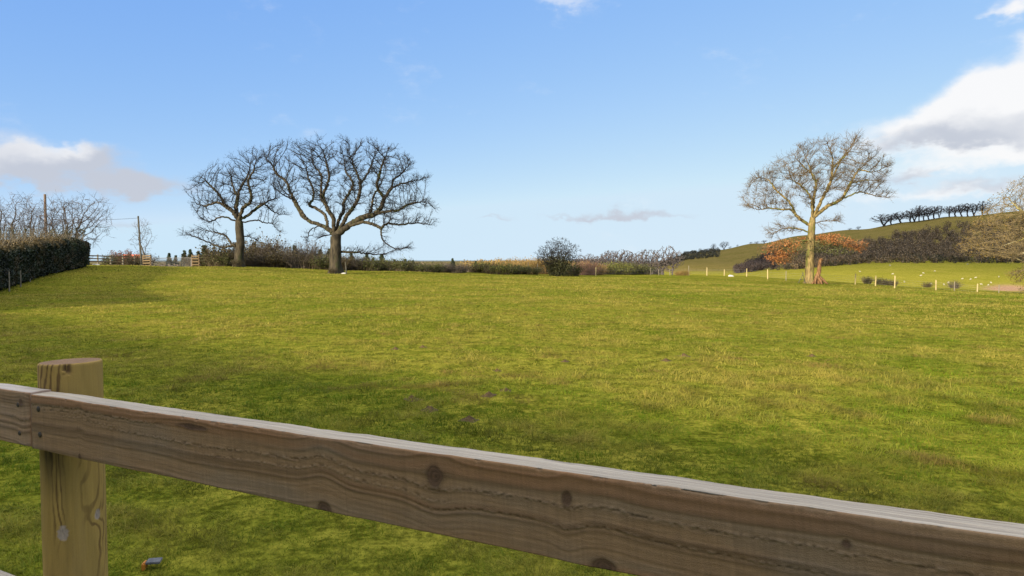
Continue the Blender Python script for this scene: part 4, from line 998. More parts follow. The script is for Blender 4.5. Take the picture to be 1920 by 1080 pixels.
# stake and trough by the widest oak
o = bars('stake', [((0, 0, -.2), (-.12, 0, 1.25), .07, .05)], M['greypole'], None, 6); o.location = gp(650, 70.6); tag(o, 'dark stake leaning beside the trunk of the widest oak', 'stake')
def rock(loc, s, label, seed, name='stone'):
    r = np.random.default_rng(seed); bm = bmesh.new(); bmesh.ops.create_icosphere(bm, subdivisions=3, radius=1)
    for v in bm.verts:
        n = .75 + .5 * float(vn3(np.array([v.co.x * 1.6 + seed + 5]), np.array([v.co.y * 1.6 + 7]), np.array([v.co.z * 1.6 + 3]))[0])
        v.co = Vector((v.co.x * s[0], v.co.y * s[1], v.co.z * s[2])) * n
    me = bpy.data.meshes.new(name); bm.to_mesh(me); bm.free(); me.materials.append(M['stone']); o = bpy.data.objects.new(name, me); COL.objects.link(o)
    o.location = loc; return tag(o, label, 'stone')
rock(gp(181, 56), (.32, .2, .12), 'pale flat stone in the grass at the end of the hedge', 3)
rock(gp(644, 70.4), (.28, .2, .16), 'pale stone at the foot of the stake by the widest oak', 4)
rock(gp(1371, 98), (.4, .3, .25), 'pale stone lying on the grass at the wire fence', 6)

# ------------------------------------------------------------------ far trees
FT = []
for k in range(5):
    FT.append(None)
def far_tree(k, label, loc, hgt, wid, group, name='far_tree', seedbase=300, rz=None, lean=0.0):
    kk = k % 5
    if FT[kk] is None:
        root, _, _ = gen_tree(name, label, 'tree', loc, 10.0, (0, 0, 4.6, .9), .30, 520, .6, .7, .07, M['far_bark'], M['far_bark'], seedbase + kk, stems=1 if kk % 2 else 2, twl=1.4, twn=12, twr=.06, thr=.14, up=.08, clear=.22, skew=.35, jit=.25, group=group, splay=.8)
        FT[kk] = root; o = root
    else:
        o = dup(FT[kk], label, loc, group=group); o.name = name
    o.scale = (wid / 5.3 * rb.uniform(.85, 1.3), wid / 5.3, hgt / 10.0 * rb.uniform(.85, 1.15)); o.rotation_euler = (0, 0, 0 if rz is None else rz)
    return o
crest = [(230, 422, 285, 150), (315, 402, 280, 130), (430, 388, 255, 130), (545, 375, 228, 120), (590, 368, 205, 120), (645, 360, 188, 110), (705, 352, 190, 110), (765, 345, 190, 110), (825, 336, 190, 120), (885, 328, 185, 90), (1005, 318, 180, 100), (1080, 302, 172, 110), (1155, 292, 150, 120), (1225, 285, 146, 120), (1300, 276, 136, 120), (1400, 266, 104, 110), (1460, 258, 170, 80)]
for k, (zx, zb, zt, zw) in enumerate(crest):
    px = 1620 + zx / 6.4; d = 648.0; p = gp(px, d); hgt = (zb - zt) / 6.4 / F * d * 1.05; wid = zw / 6.4 / F * d * 1.15
    far_tree(k, f'windswept bare tree on the hill crest, {nth(k, len(crest))} of the crest row', p, hgt, wid, 'windswept trees along the hill crest', rz=rb.uniform(-.4, .4))
hs = [(1337, 455, 8), (1357, 454, 10), (1368, 461, 4), (1382, 460, 3), (1407, 455, 4), (1418, 452, 7), (1432, 450, 7), (1592, 428, 5), (1608, 424, 6), (1304, 469, 6), (1316, 468, 6), (1327, 464, 6), (1290, 474, 6), (1278, 479, 6), (1268, 483, 7), (1258, 485, 7)]
hs.sort()
for k, (px, yt, w) in enumerate(hs):
    d = 645.0; p = gp(px, d); hgt = max(2.5, zy(px, yt, d) - p[2]); far_tree(k + 2, f'small skyline tree left of the crest row, {nth(k, len(hs))} of them', p, hgt, w * .51 * .95, 'small trees on the hill skyline', rz=rb.uniform(-.5, .5))
mid = [(1098, 478, 300, 9), (1108, 480, 310, 8), (1122, 474, 290, 9), (1133, 472, 280, 9), (1142, 470, 280, 9), (1158, 469, 270, 10), (1172, 466, 270, 9), (1186, 465, 265, 9), (1198, 463, 262, 9), (1212, 466, 258, 9), (1244, 467, 250, 8), (1262, 467, 248, 8), (1226, 474, 260, 8)]
mid.sort()
for k, (px, yt, d, w) in enumerate(mid):
    p = gp(px, d); hgt = zy(px, yt, d) - p[2]; far_tree(k + 1, f'bare tree in the far wood, {nth(k, len(mid))} of them', p, hgt, w * .62, 'bare trees of the far wood', rz=rb.uniform(-.5, .5))
# far golden scrub, low wood beyond
def mass(name, label, pts, hgt, wid, colA, colB, seed, per=70, size=.9, kind='stuff', cat='wood', trunkmat=None):
    r = np.random.default_rng(seed); Cs = []; cl = []; P0 = []; P1 = []
    for x, y, z, s in pts:
        n = per; q = r.normal(size=(n, 3)); q /= np.linalg.norm(q, axis=1, keepdims=True); q *= r.random(n)[:, None] ** .33
        c = np.array([x, y, z + hgt * s * .5]) + q * [wid * s, wid * s, hgt * s * .55]; Cs.append(c)
        t = np.clip(r.random() * .7 + r.random(n) * .3, 0, 1)[:, None]; cl.append(np.asarray(colA) * (1 - t) + np.asarray(colB) * t)
        for _ in range(8):
            a = r.uniform(0, 6.28); b_ = np.array([x + r.normal() * wid * s * .3, y + r.normal() * wid * s * .3, z - .3]); P0.append(b_); P1.append(b_ + [math.cos(a) * wid * s * .5, math.sin(a) * wid * s * .5, hgt * s * r.uniform(.7, 1.12)])
    C = np.concatenate(Cs); cl = np.concatenate(cl)
    Vv, Ff = leafquads(C, r.uniform(.5, 1.3, len(C)) * size, r); pv, pf = prisms(np.array(P0), np.array(P1), size * .11, size * .04)
    cols = np.concatenate([np.repeat(cl, 4, 0), np.broadcast_to(np.array([.10, .085, .075]), (len(pv), 3))])
    V_, F_ = merge([(Vv, Ff), (pv, pf)])
    o = mesh_np(name, V_, F_, M['needle'], col=cols); return tag(o, label, cat, kind=kind)
upw = [(1378, 508), (1410, 492), (1443, 478), (1500, 474), (1560, 466), (1620, 454), (1669, 450), (1678, 438), (1704, 440), (1735, 433), (1769, 424), (1824, 420), (1960, 408)]
dnw = [(1378, 512), (1440, 506), (1500, 504), (1560, 498), (1640, 492), (1960, 493)]
ux, uy = np.array(upw).T; dx_, dy_ = np.array(dnw).T
pts = []; r = np.random.default_rng(55)
for _ in range(1500):
    px = r.uniform(1380, 1960); a = np.interp(px, ux, uy); b_ = np.interp(px, dx_, dy_); y = r.uniform(a + 2, b_ + 1)
    d = depth_for(px, y, 400, 645, 60); p = gp(px, d); pts.append((p[0], p[1], p[2], r.uniform(.55, 1.15)))
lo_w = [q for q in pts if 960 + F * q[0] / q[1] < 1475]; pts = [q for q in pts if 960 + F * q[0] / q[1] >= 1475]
mass('woodland', 'dark purple-brown wedge of bare birch scrub at the low end of the hill wood', lo_w, 4.6, 2.6, (.045, .031, .027), (.10, .07, .056), 66, per=70, size=.7)  # colour darkened in place of hill shade that falls short here
mass('woodland', 'dark leafless woodland covering the steep hill slope', pts, 5.5, 2.8, (.13, .085, .043), (.29, .20, .108), 56, per=70, size=.75)
pts = []
for _ in range(170):
    px = r.uniform(1470, 1960); b_ = np.interp(px, dx_, dy_); y = b_ + r.uniform(-6, 1); d = depth_for(px, y, 400, 520, 50); p = gp(px, d); pts.append((p[0], p[1], p[2], r.uniform(.5, 1.1)))
mass('scrub', 'dark olive scrub along the foot of the hill wood', pts, 4, 2.6, (.055, .05, .022), (.12, .10, .045), 57, per=60, size=.7, cat='scrub')
pts = []
for _ in range(150):
    px = r.uniform(1075, 1235); d = r.uniform(255, 420); p = gp(px, d); pts.append((p[0], p[1], p[2], r.uniform(.5, 1.1)))
mass('scrub', 'purplish brown scrub under the far bare trees', pts, 4.0, 2.6, (.05, .042, .036), (.11, .09, .07), 58, per=60, size=.6, cat='scrub')
pts = []
for _ in range(260):
    px = r.uniform(870, 1100); d = r.uniform(180, 420); p = gp(px, d); pts.append((p[0], p[1], p[2], r.uniform(.5, 1.15)))
mass('scrub', 'golden brown bracken and scrub on the rise behind the lone bush', pts, 3.4, 2.6, (.16, .11, .035), (.28, .19, .06), 59, per=60, size=.55, cat='scrub')
pts = []
for _ in range(220):
    px = r.uniform(300, 880); d = r.uniform(130, 330); p = gp(px, d); pts.append((p[0], p[1], p[2], r.uniform(.4, 1.0)))
mass('scrub', 'low brown scrub on the land beyond the hedgerow', pts, 3.0, 2.4, (.10, .075, .05), (.20, .15, .10), 60, per=60, size=.5, cat='scrub')
pts = []
for _ in range(200):
    px = 1238 + r.random() ** 1.3 * 110; d = r.uniform(585, 648); y0 = np.interp(px, [1238, 1300, 1350], [494, 474, 467]); p = gp(px, d); pts.append((p[0], p[1], p[2], r.uniform(.4, .9)))
mass('scrub', 'dark bushes along the left end of the hill skyline', pts, 4.5, 2.6, (.075, .07, .04), (.14, .125, .075), 61, per=50, size=.8, cat='scrub')

# ------------------------------------------------------------------ sheep
def sheep_mesh():
    me = bpy.data.meshes.new('sheep'); bm = bmesh.new()
    P = {'pel': (-.38, 0, .62), 'mid': (0, 0, .60), 'sho': (.34, 0, .62), 'nk': (.52, 0, .74), 'hd': (.66, 0, .80), 'mz': (.80, 0, .70), 'tail': (-.55, 0, .58)}
    Rr = {'pel': .25, 'mid': .29, 'sho': .24, 'nk': .14, 'hd': .11, 'mz': .06, 'tail': .05}
    for s, nm in ((-1, 'l'), (1, 'r')):
        P['hk' + nm] = (-.42, s * .13, .34); P['hf' + nm] = (-.40, s * .13, .02); P['fk' + nm] = (.34, s * .12, .32); P['ff' + nm] = (.34, s * .12, .02); P['er' + nm] = (.62, s * .17, .84)
        for q, v in (('hk', .07), ('hf', .035), ('fk', .065), ('ff', .035), ('er', .03)): Rr[q + nm] = v
    vs = {k: bm.verts.new(v) for k, v in P.items()}
    ed = [('pel', 'mid'), ('mid', 'sho'), ('sho', 'nk'), ('nk', 'hd'), ('hd', 'mz'), ('pel', 'tail')]
    for nm in 'lr': ed += [('pel', 'hk' + nm), ('hk' + nm, 'hf' + nm), ('sho', 'fk' + nm), ('fk' + nm, 'ff' + nm), ('hd', 'er' + nm)]
    for a, b_ in ed: bm.edges.new((vs[a], vs[b_]))
    keys = list(P); bm.to_mesh(me); bm.free()
    o = bpy.data.objects.new('sheep', me); COL.objects.link(o)
    md = o.modifiers.new('skin', 'SKIN'); 
    for i, k in enumerate(keys): me.skin_vertices[0].data[i].radius = (Rr[k], Rr[k])
    me.skin_vertices[0].data[0].use_root = True
    s2 = o.modifiers.new('sub', 'SUBSURF'); s2.levels = 1; s2.render_levels = 1
    dg = bpy.context.evaluated_depsgraph_get(); dg.update(); m2 = bpy.data.meshes.new_from_object(o.evaluated_get(dg)); bpy.data.objects.remove(o)
    m2.materials.append(M['wool']); return m2
def _skin_ok():
    return True
sp = [(458, 42), (487, 137), (823, 128), (795, 155), (945, 105), (618, 224), (912, 245), (1098, 232), (1248, 190), (1338, 195), (1392, 178), (1563, 232), (1535, 257), (1647, 168), (1458, 252), (1300, 28), (130, 110), (1050, 255), (900, 4)]
sp.sort(); 
try:
    sm2 = sheep_mesh()
except Exception as ex:
    print('sheep fallback', ex); raise
for k, (zx, zy_) in enumerate(sp):
    px = 1590 + zx / 5.818; y = 490 + zy_ / 5.818 + 1.5
    d = depth_for(px, y, 180, 418, 200); p = gp(px, d)
    o = bpy.data.objects.new('sheep', sm2); COL.objects.link(o); o.location = p; o.rotation_euler = (0, 0, rb.uniform(0, 6.28)); s = 1.15 * d / 330 + .25; o.scale = (.8, .8, .8)
    tag(o, f'white sheep grazing the valley pasture, {nth(k, len(sp))} of the flock', 'sheep', 'sheep on the valley pasture')

# ------------------------------------------------------------------ molehills
mh = [(771, 749, 1.0), (804, 769, 1.1), (879, 787, 1.0), (740, 655, .9), (792, 651, .8), (1284, 668, 1.1), (1250, 676, .9), (948, 733, .8), (916, 741, .9), (1525, 668, .9), (932, 695, .7), (1060, 678, .7)]
mh.sort()
for k, (px, y, s) in enumerate(mh):
    d = depth_for(px, y, 4, 30, 600); p = gp(px, d); r = np.random.default_rng(400 + k)
    n = 22; gxy = np.linspace(-1, 1, n); gx, gy = np.meshgrid(gxy, gxy, indexing='ij'); rr_ = np.hypot(gx, gy)
    hh = np.exp(-(rr_ / .55) ** 2) * (.7 + .7 * fbm2(gx * 3 + k * 7, gy * 3, 4)) - .12
    sx_, sy_ = .085 * s * r.uniform(.8, 1.4), .075 * s
    V_ = np.stack([gx * sx_, gy * sy_, hh * .038 * s + .004], -1).reshape(-1, 3); ii = np.arange(n * n).reshape(n, n)
    F_ = np.stack([ii[:-1, :-1], ii[1:, :-1], ii[1:, 1:], ii[:-1, 1:]], -1).reshape(-1, 4)
    lo_ = V_.copy(); lo_[:, 2] = -.06
    rim = np.concatenate([ii[0, :], ii[1:, -1], ii[-1, -2::-1], ii[-2:0:-1, 0]]); rj = np.roll(rim, -1)
    Fs = np.stack([rim, rj, rj + n * n, rim + n * n], -1)
    o = mesh_np('molehill', np.concatenate([V_, lo_]), [F_, Fs], M['soil'], smooth=True); o.location = p; o.rotation_euler = (0, 0, r.uniform(0, 6))
    tag(o, f'small dark molehill in the grass, {nth(k, len(mh))} of them', 'molehill', 'molehills in the paddock')

# ------------------------------------------------------------------ near fence: post, rails, nails
RH, RT = .100, .037
pL = at(57, 740, 128 / 102.0); pRt = at(1160, 901, 128 / 178.0)
u_ = pRt - pL; u_[2] = 0; u_ /= np.linalg.norm(u_); n_ = np.array([u_[1], -u_[0], 0]); 
if n_[1] > 0: n_ = -n_
slope = (pRt[2] - pL[2]) / np.linalg.norm((pRt - pL)[:2])
def rail_uv(px, py):
    d = ray(px, py); t = np.dot(pL - [0, 0, CAMZ], n_) / np.dot(d, n_); p = np.array([0, 0, CAMZ]) + d * t
    u = np.dot(p - pL, u_); return u, p[2] - (pL[2] + slope * u - RH)
fence = thing('post_and_rail_fence', 'weathered wooden post and rail fence crossing the foreground', 'fence', (pL[0], pL[1], 0))
org = np.array([pL[0], pL[1], 0.0])
def make_rail(name, u0, u1, zoff, knots, seed, tint=(.95, .88, .76), fuzz=(), du=.0014, dark_end=None, topc=1.0):
    """swept closed section: front (toward camera) + top + back + bottom. u along, v up"""
    Nu = int((u1 - u0) / du); u = np.linspace(u0, u1, Nu)
    nf, ntp = 76, 20
    vf = np.linspace(0, RH, nf); wt = np.linspace(0, RT, ntp)
    # section points: (offset into the back, v, face)
    sec = [(0.0, v, 0) for v in vf] + [(w, RH, 1) for w in wt[1:]] + [(RT, v, 2) for v in np.linspace(RH, 0, 5)[1:]] + [(w, 0, 3) for w in np.linspace(RT, 0, 5)[1:-1]]
    sec = np.array(sec); ns = len(sec)
    U = np.repeat(u[:, None], ns, 1); Wd = np.repeat(sec[None, :, 0], Nu, 0).copy(); Vd = np.repeat(sec[None, :, 1], Nu, 0).copy(); fid = sec[:, 2]
    isF = (fid == 0)[None] * np.ones((Nu, 1)); isT = (fid == 1)[None] * np.ones((Nu, 1))
    # --- front grain
    v = Vd; Gv = v + (fbm2(U * 1.7 + seed, U * 0 + 2, 3) - .5) * .014 + (fbm2(U * 6 + seed, v * 14, 3) - .5) * .005
    kn = np.zeros_like(U); kring = np.zeros_like(U); kq = np.full_like(U, 9.0)
    for (uk, vk, ru, rv, amp) in knots:
        w = np.exp(-((U - uk) / (ru * 3.0)) ** 2); dv = v - vk
        Gv = Gv - amp * w * np.tanh(dv / (rv * 1.4))
        wob = (fbm2(U * 60 + uk * 9, v * 60, 2) - .5) * .6
        q = np.sqrt(((U - uk) / ru) ** 2 + (dv / rv) ** 2) + wob
        kn = np.maximum(kn, sstep(1.12, .9, q)); kq = np.minimum(kq, q); kring = np.maximum(kring, np.exp(-((q - 1.05) / .28) ** 2))
    g1 = fbm2(Gv * 150 + seed * 3, U * .6, 2); g2 = fbm2(Gv * 330 + seed, U * 2.2, 3); fine = fbm2(U * 45, v * 1500 + seed, 3); saw = fbm2(U * 420 + v * 40, v * 14 + seed, 3); blot = fbm2(U * 5 + seed, v * 22, 4)
    lines = sstep(.50, .80, g1)
    cA = np.array([.27, .18, .105]); cB = np.array([.085, .052, .028]); cG = np.array([.235, .18, .13]); cR = np.array([.24, .125, .06])
    t = np.clip(.14 + .48 * lines + .5 * (g2 - .5) + .45 * (fine - .5), 0, 1)[..., None]
    col = cA * (1 - t) + cB * t
    tg = np.clip((blot - .42) * 3, 0, .75)[..., None]; col = col * (1 - tg) + (cG * (1 - .5 * t)) * tg
    t3 = (sstep(.60, .82, fbm2(Gv * 40 + 9 + seed, U * 1.2 + 4, 2)) * .6)[..., None]; col = col * (1 - t3) + cR * t3
    col = col * (.85 + .30 * saw)[..., None]
    relief = (lines - .5) * .0007 + (g2 - .5) * .0006 + (fine - .5) * .0004 + (saw - .5) * .0003
    for (g0, wd, ua, ub) in fuzz:                  # torn, fuzzy grain ridges
        m_ = np.exp(-((Gv - g0) / wd) ** 2) * sstep(ua - .06, ua, U) * sstep(ub + .06, ub, U)
        hf = fbm2(U * 260 + g0 * 999, v * 420, 2)
        relief = relief + m_ * (hf - .45) * .0030
        mm = (m_ * sstep(.45, .75, hf))[..., None]; col = col * (1 - .5 * mm) + np.array([.21, .165, .115]) * .5 * mm
        md = (m_ * sstep(.5, .25, hf))[..., None]; col = col * (1 - .45 * md)
    kk = kn[..., None]; kcol = np.array([.085, .05, .034]) * (.45 + .5 * fbm2(U * 180, v * 180, 3) + .5 * (.5 + .5 * np.cos(kq * 16)))[..., None]
    col = col * (1 - .88 * kk) + kcol * .88 * kk; col = col * (1 - .35 * (kring * (1 - kn))[..., None])
    relief = relief + kring * .0005 - kn * .0003
    # --- top: weathered streaks, sky brightness put into the pale colour
    w = Wd; s1 = fbm2(U * 9 + seed, w * 700, 3); s2 = fbm2(U * 3 + 5, w * 160 + seed, 3); s3 = fbm2(U * 40, w * 90 + 3, 3)
    tt_ = np.clip((s1 - .3) * 1.3, 0, 1)[..., None]
    ct = np.array([.30, .28, .26]) * (1 - tt_) + np.array([.58, .55, .51]) * tt_
    cr_ = (sstep(.62, .72, s2) * .30)[..., None]; ct = ct * (1 - cr_) + np.array([.36, .29, .22]) * cr_
    ck = sstep(.80, .86, fbm2(U * 5 + 31, w * 420 + seed, 3)); ct = ct * (1 - .7 * ck[..., None]); ct = ct * topc
    col = np.where(isT[..., None] > 0, ct, col); rest = (fid >= 2)[None] * np.ones((Nu, 1)); col = np.where(rest[..., None] > 0, col * 0 + np.array([.19, .15, .11]), col)
    # front top corner: chips and wear
    corner = np.exp(-((RH - Vd) / .0035) ** 2) * isF; chip = .45 * sstep(.56, .75, fbm2(U * 60 + seed, U * 0 + 1, 5, .65)) * corner
    col = col * (1 - .5 * chip[..., None]) + np.array([.22, .175, .13]) * .5 * chip[..., None]
    wear = np.exp(-((RH - Vd) / .0016) ** 2) * isF; Wd = Wd - relief * isF * (1 - wear)
    Wd = Wd + .0018 * np.exp(-((RH - Vd) / .0012) ** 2) * isF + .002 * chip
    Vd = Vd + isT * ((s1 - .5) * .0008 + (s3 - .5) * .0008 - ck * .0012) - .0016 * np.exp(-(Wd / .0012) ** 2) * isT - .003 * chip * isF
    Vd = Vd + (fbm2(U * 6 + seed, U * 0 + 8, 5, .6) - .5) * .006 * (Vd > RH * .5) * 1.0 + (fbm2(U * 7 + seed, U * 0 + 3, 3) - .5) * .004 * (Vd < RH * .5)
    col = col * np.asarray(tint)
    if dark_end is not None:
        de = np.exp(-np.abs(U - dark_end[0]) / dark_end[1])[..., None]; col = col * (1 - .8 * de) + np.array([.16, .075, .03]) * .8 * de
    P = (pL - org)[None, None] + u_[None, None] * U[..., None] - n_[None, None] * Wd[..., None]
    P = P.copy(); P[..., 2] = pL[2] + slope * U - RH + Vd + zoff
    P = P.reshape(-1, 3); b_ = (np.arange(Nu - 1) * ns)[:, None]; i = np.arange(ns); j = (i + 1) % ns
    Fq = np.stack([b_ + i, b_ + j, b_ + ns + j, b_ + ns + i], -1).reshape(-1, 4)
    cap = np.array([np.arange(ns)[::-1], (Nu - 1) * ns + np.arange(ns)])
    o = mesh_np(name, P, [Fq, cap], M['weathered'], fence, col=np.clip(col, 0, 1).reshape(-1, 3), smooth=True)
    return o
kuv = lambda px, py, ru, rv, amp: (*rail_uv(px, py), ru, rv, amp)
knots = [kuv(817, 893, .0125, .0135, .010), kuv(1063, 935, .0055, .008, .006), kuv(607, 958, .012, .012, .012), kuv(1130, 1062, .013, .010, .006), kuv(150, 856, .004, .005, .004), kuv(1587, 1020, .004, .004, .003), kuv(360, 800, .03, .004, .004)]
fz = [(.083, .0022, .01, .35), (.076, .0020, .02, .22), (.062, .0022, .25, 1.6), (.050, .0016, .5, .9), (.068, .0018, .12, .24), (.040, .0014, .9, 1.7)]
rail = make_rail('rail', .0015, 2.2, 0.0, knots, 4.2, fuzz=fz)
rail2 = make_rail('rail', -1.3, -.0015, .003, [kuv(40, 757, .006, .007, .004)], 9.7, tint=(1.15, 1.1, 1.05), fuzz=[(.05, .003, -.05, 0)], dark_end=(0.0, .007))
zlow = zy(0, 1076, 1.36) - (pL[2])
rail3 = make_rail('rail', -1.3, 2.2, zlow, [], 2.2, du=.004)
# nails
def nail(parent, px, py, rr_=.0042):
    u, v = rail_uv(px, py); c = (pL - org) + u_ * u + n_ * .0006; c[2] = pL[2] + slope * u - RH + v
    th = np.arange(14) * 2 * math.pi / 14; e1 = u_; e2 = np.array([0, 0, 1.])
    V_ = [c + n_ * .0012]; 
    for rad_, h in ((rr_ * .7, .0010), (rr_, 0.0), (rr_ * 1.02, -.004)):
        V_ += [c + n_ * h + (e1 * math.cos(t) + e2 * math.sin(t)) * rad_ for t in th]
    F3 = np.array([[0, 1 + i, 1 + (i + 1) % 14] for i in range(14)]); F4 = np.array([[1 + k * 14 + i, 1 + (k + 1) * 14 + i, 1 + (k + 1) * 14 + (i + 1) % 14, 1 + k * 14 + (i + 1) % 14] for k in range(2) for i in range(14)])
    return mesh_np('nail', np.array(V_), [F3, F4], M['nail'], parent)
for q in ((72, 767), (75, 815)): nail(rail, *q, .0052)
for q in ((34, 759), (37, 812)): nail(rail2, *q, .0045)
# post: solid wood texture cut by a cylinder
PR = .0545
dn = ray(133, 700); tpl = np.dot(pL - n_ * (RT + PR + .001) - np.array([0, 0, CAMZ]), n_) / np.dot(dn, n_); pc = np.array([0, 0, CAMZ]) + dn * tpl
ztop = CAMZ + ray(133, 677)[2] * tpl
zb = -.4; Nz = 620; Nt = 200
zz = np.concatenate([np.linspace(zb, .55, 60)[:-1], np.linspace(.55, ztop, Nz)]); Nz = len(zz); th = np.arange(Nt) * 2 * math.pi / Nt
Zg, Tg = np.meshgrid(zz, th, indexing='ij'); cx_, cy_ = np.cos(Tg), np.sin(Tg)
pith = (.018 + .03 * (Zg - .8) + .008 * np.sin(Zg * 9), -.012 + .02 * (Zg - 1.0))
wx = PR * cx_; wy = PR * cy_
fr_ = Tg                                                   # angle; the camera sees th around atan2(-pc)
tcam = math.atan2(-pc[1], -pc[0])
def sang(px): # angle on the post seen at photo column px
    w_ = (px - 136) / 56.0; return tcam + math.asin(max(-.98, min(.98, w_)))
gx_ = wx - pith[0] + (fbm2(Zg * 5, Tg * 2, 3) - .5) * .008; gy_ = wy - pith[1]
Gr = np.hypot(gx_, gy_) + (fbm2(Zg * 14 + 3, np.cos(Tg) * 3 + 5, 3) - .5) * .010
kn = np.zeros_like(Zg)
pk = [(115, 995, .011, .016, .006), (175, 973, .0075, .011, .006)]
for px, py, ru, rv, amp in pk:
    zc = CAMZ + ray(px, py)[2] / ray(px, py)[1] * (pc[1] - PR * .7); a0 = sang(px); da = (np.angle(np.exp(1j * (Tg - a0)))) * PR
    q = np.sqrt((da / ru) ** 2 + ((Zg - zc) / rv) ** 2); Gr = Gr + amp * np.exp(-(q / 2.2) ** 2) ; kn = np.maximum(kn, sstep(1.05, .7, q + (fbm2(da * 200 + 5, Zg * 200, 2) - .5) * .5))
ringp = .5 + .5 * np.cos(Gr * 2 * math.pi / .0052); ln = sstep(.62, .97, ringp)
fine = fbm2(Tg * 120, Zg * 16, 3); blot = fbm2(np.cos(Tg) * 3 + 7, Zg * 7 + np.sin(Tg) * 2, 4)
cA = np.array([.33, .215, .055]); cB = np.array([.09, .045, .014]); t = np.clip(ln * .85 * sstep(.35, .6, fbm2(np.cos(Tg) * 2, Zg * 4 + 3, 2)) + .35 * (fine - .35), 0, 1)[..., None]
col = cA * (1 - t) + cB * t; col = col * (.72 + .56 * blot)[..., None]
gsh = sstep(.55, .75, fbm2(np.cos(Tg) * 4 + 2, Zg * 5, 3))[..., None]; col = col * (1 - .35 * gsh) + np.array([.30, .20, .065]) * .35 * gsh
col = col * (1 - .85 * kn[..., None]) + np.array([.36, .29, .24]) * (.45 + .9 * fbm2(Tg * 60, Zg * 120, 3))[..., None] * .85 * kn[..., None]
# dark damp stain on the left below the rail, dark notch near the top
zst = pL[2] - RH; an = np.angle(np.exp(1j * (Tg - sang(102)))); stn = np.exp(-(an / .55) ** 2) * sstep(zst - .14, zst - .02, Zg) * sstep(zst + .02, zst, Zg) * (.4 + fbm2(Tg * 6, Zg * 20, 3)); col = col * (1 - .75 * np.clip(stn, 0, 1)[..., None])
an = np.angle(np.exp(1j * (Tg - sang(129)))) * PR; znt = CAMZ + ray(129, 693)[2] / ray(129, 693)[1] * (pc[1] - PR); nt_ = np.exp(-((an / .0075) ** 4 + ((Zg - znt) / (.011 + .25 * np.abs(an))) ** 4)) * sstep(.3, .55, fbm2(an * 180 + 2, Zg * 120, 2) + .15)
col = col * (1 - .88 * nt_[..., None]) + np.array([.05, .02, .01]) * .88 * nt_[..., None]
Rr_ = PR * (1 + .012 * np.sin(Tg * 2 + 1)) + (fbm2(Tg * 3, Zg * 3, 3) - .5) * .0015 - ln * .0002 - nt_ * .004 - kn * .0006 + (fine - .5) * .0003
Rr_ = Rr_ - .0025 * np.exp(-(ztop - Zg) / .0015)
V_ = np.stack([Rr_ * np.cos(Tg), Rr_ * np.sin(Tg), Zg], -1)
V_[..., 2] += np.where(Zg > .9, (V_[..., 0] * .02 - V_[..., 1] * .015) * (Zg - .9) / max(ztop - .9, .01), 0)
V_ = V_.reshape(-1, 3); b_ = (np.arange(Nz - 1) * Nt)[:, None]; i = np.arange(Nt); j = (i + 1) % Nt
Fq = np.stack([b_ + i, b_ + j, b_ + Nt + j, b_ + Nt + i], -1).reshape(-1, 4)
# end grain cap
nrg = 26; rs_ = np.linspace(.97, .03, nrg); top0 = V_[-Nt:]; ctr = top0.mean(0); capV = []; capC = []
for q in rs_:
    vq = ctr + (top0 - ctr) * q; rad_ = q * PR; rp = .5 + .5 * np.cos(np.hypot(vq[:, 0] - .012, vq[:, 1]) * 2 * math.pi / .0045); vq = vq.copy(); vq[:, 2] += (fbm2(vq[:, 0] * 300, vq[:, 1] * 300, 3) - .5) * .0012
    bl = fbm2(vq[:, 0] * 60 + 4, vq[:, 1] * 60, 3); cc_ = np.array([.22, .13, .065])[None] * (.6 + .35 * rp + .3 * bl)[:, None]; capV.append(vq); capC.append(cc_)
nb = len(V_); V_ = np.concatenate([V_] + capV + [[ctr]]); colp = np.concatenate([col.reshape(-1, 3)] + capC + [[[.25, .16, .09]]])
fc = [np.stack([nb - Nt + i, nb - Nt + j, nb + j, nb + i], -1)] + [np.stack([nb + k * Nt + i, nb + k * Nt + j, nb + (k + 1) * Nt + j, nb + (k + 1) * Nt + i], -1) for k in range(nrg - 1)]
last = nb + (nrg - 1) * Nt; f3 = np.stack([last + i, last + j, np.full(Nt, len(V_) - 1)], -1)
V_ = V_ + np.array([pc[0] - org[0], pc[1] - org[1], 0])
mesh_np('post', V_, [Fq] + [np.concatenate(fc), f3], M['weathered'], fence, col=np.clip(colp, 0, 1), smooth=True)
# second post out of the frame that carries the other end of the rails
pc2 = pL + u_ * 2.1 - n_ * (RT + PR + .001); o = bars('post', [((pc2[0] - org[0], pc2[1] - org[1], -.4), (pc2[0] - org[0], pc2[1] - org[1], ztop), PR, PR)], M['rail'], fence, 24)

# ------------------------------------------------------------------ unseen cottage added behind the viewer so that its roof shades the near fence
tv_ = np.array([-SUN_DIR.x, -SUN_DIR.y, 0]); sv_ = np.array([tv_[1], -tv_[0], 0])
hc = tv_ * -14.0 + sv_ * -11.0; hz_ = h1(hc[0], hc[1])
cot = thing('cottage', 'low white cottage with a dark slate roof standing behind the near fence', 'cottage', (hc[0], hc[1], hz_), math.atan2(sv_[1], sv_[0]))
LW, DW, EH, RHt = 30.0, 6.4, 3.0, 5.72
V_, F_ = box_np(0, 0, EH / 2 - .2, LW, DW, EH + .4)
gab = np.array([[x_, y_, z_] for x_ in (-LW / 2 + .002, LW / 2 - .002) for (y_, z_) in ((-DW / 2, EH), (DW / 2, EH), (0, RHt - .25))])
mesh_np('wall', *merge([(V_, F_), (gab, np.array([[0, 2, 1], [3, 4, 5]]))]), M['wall'], cot)
M['slate'] = mat_noise('slate_roof', (0.05, 0.05, 0.055), (0.10, 0.10, 0.11), 3)
M['glass'] = mat_noise('window_glass', (0.02, 0.025, 0.03), (0.03, 0.035, 0.04), 3, rough=.08, spec=.6)
rv = []
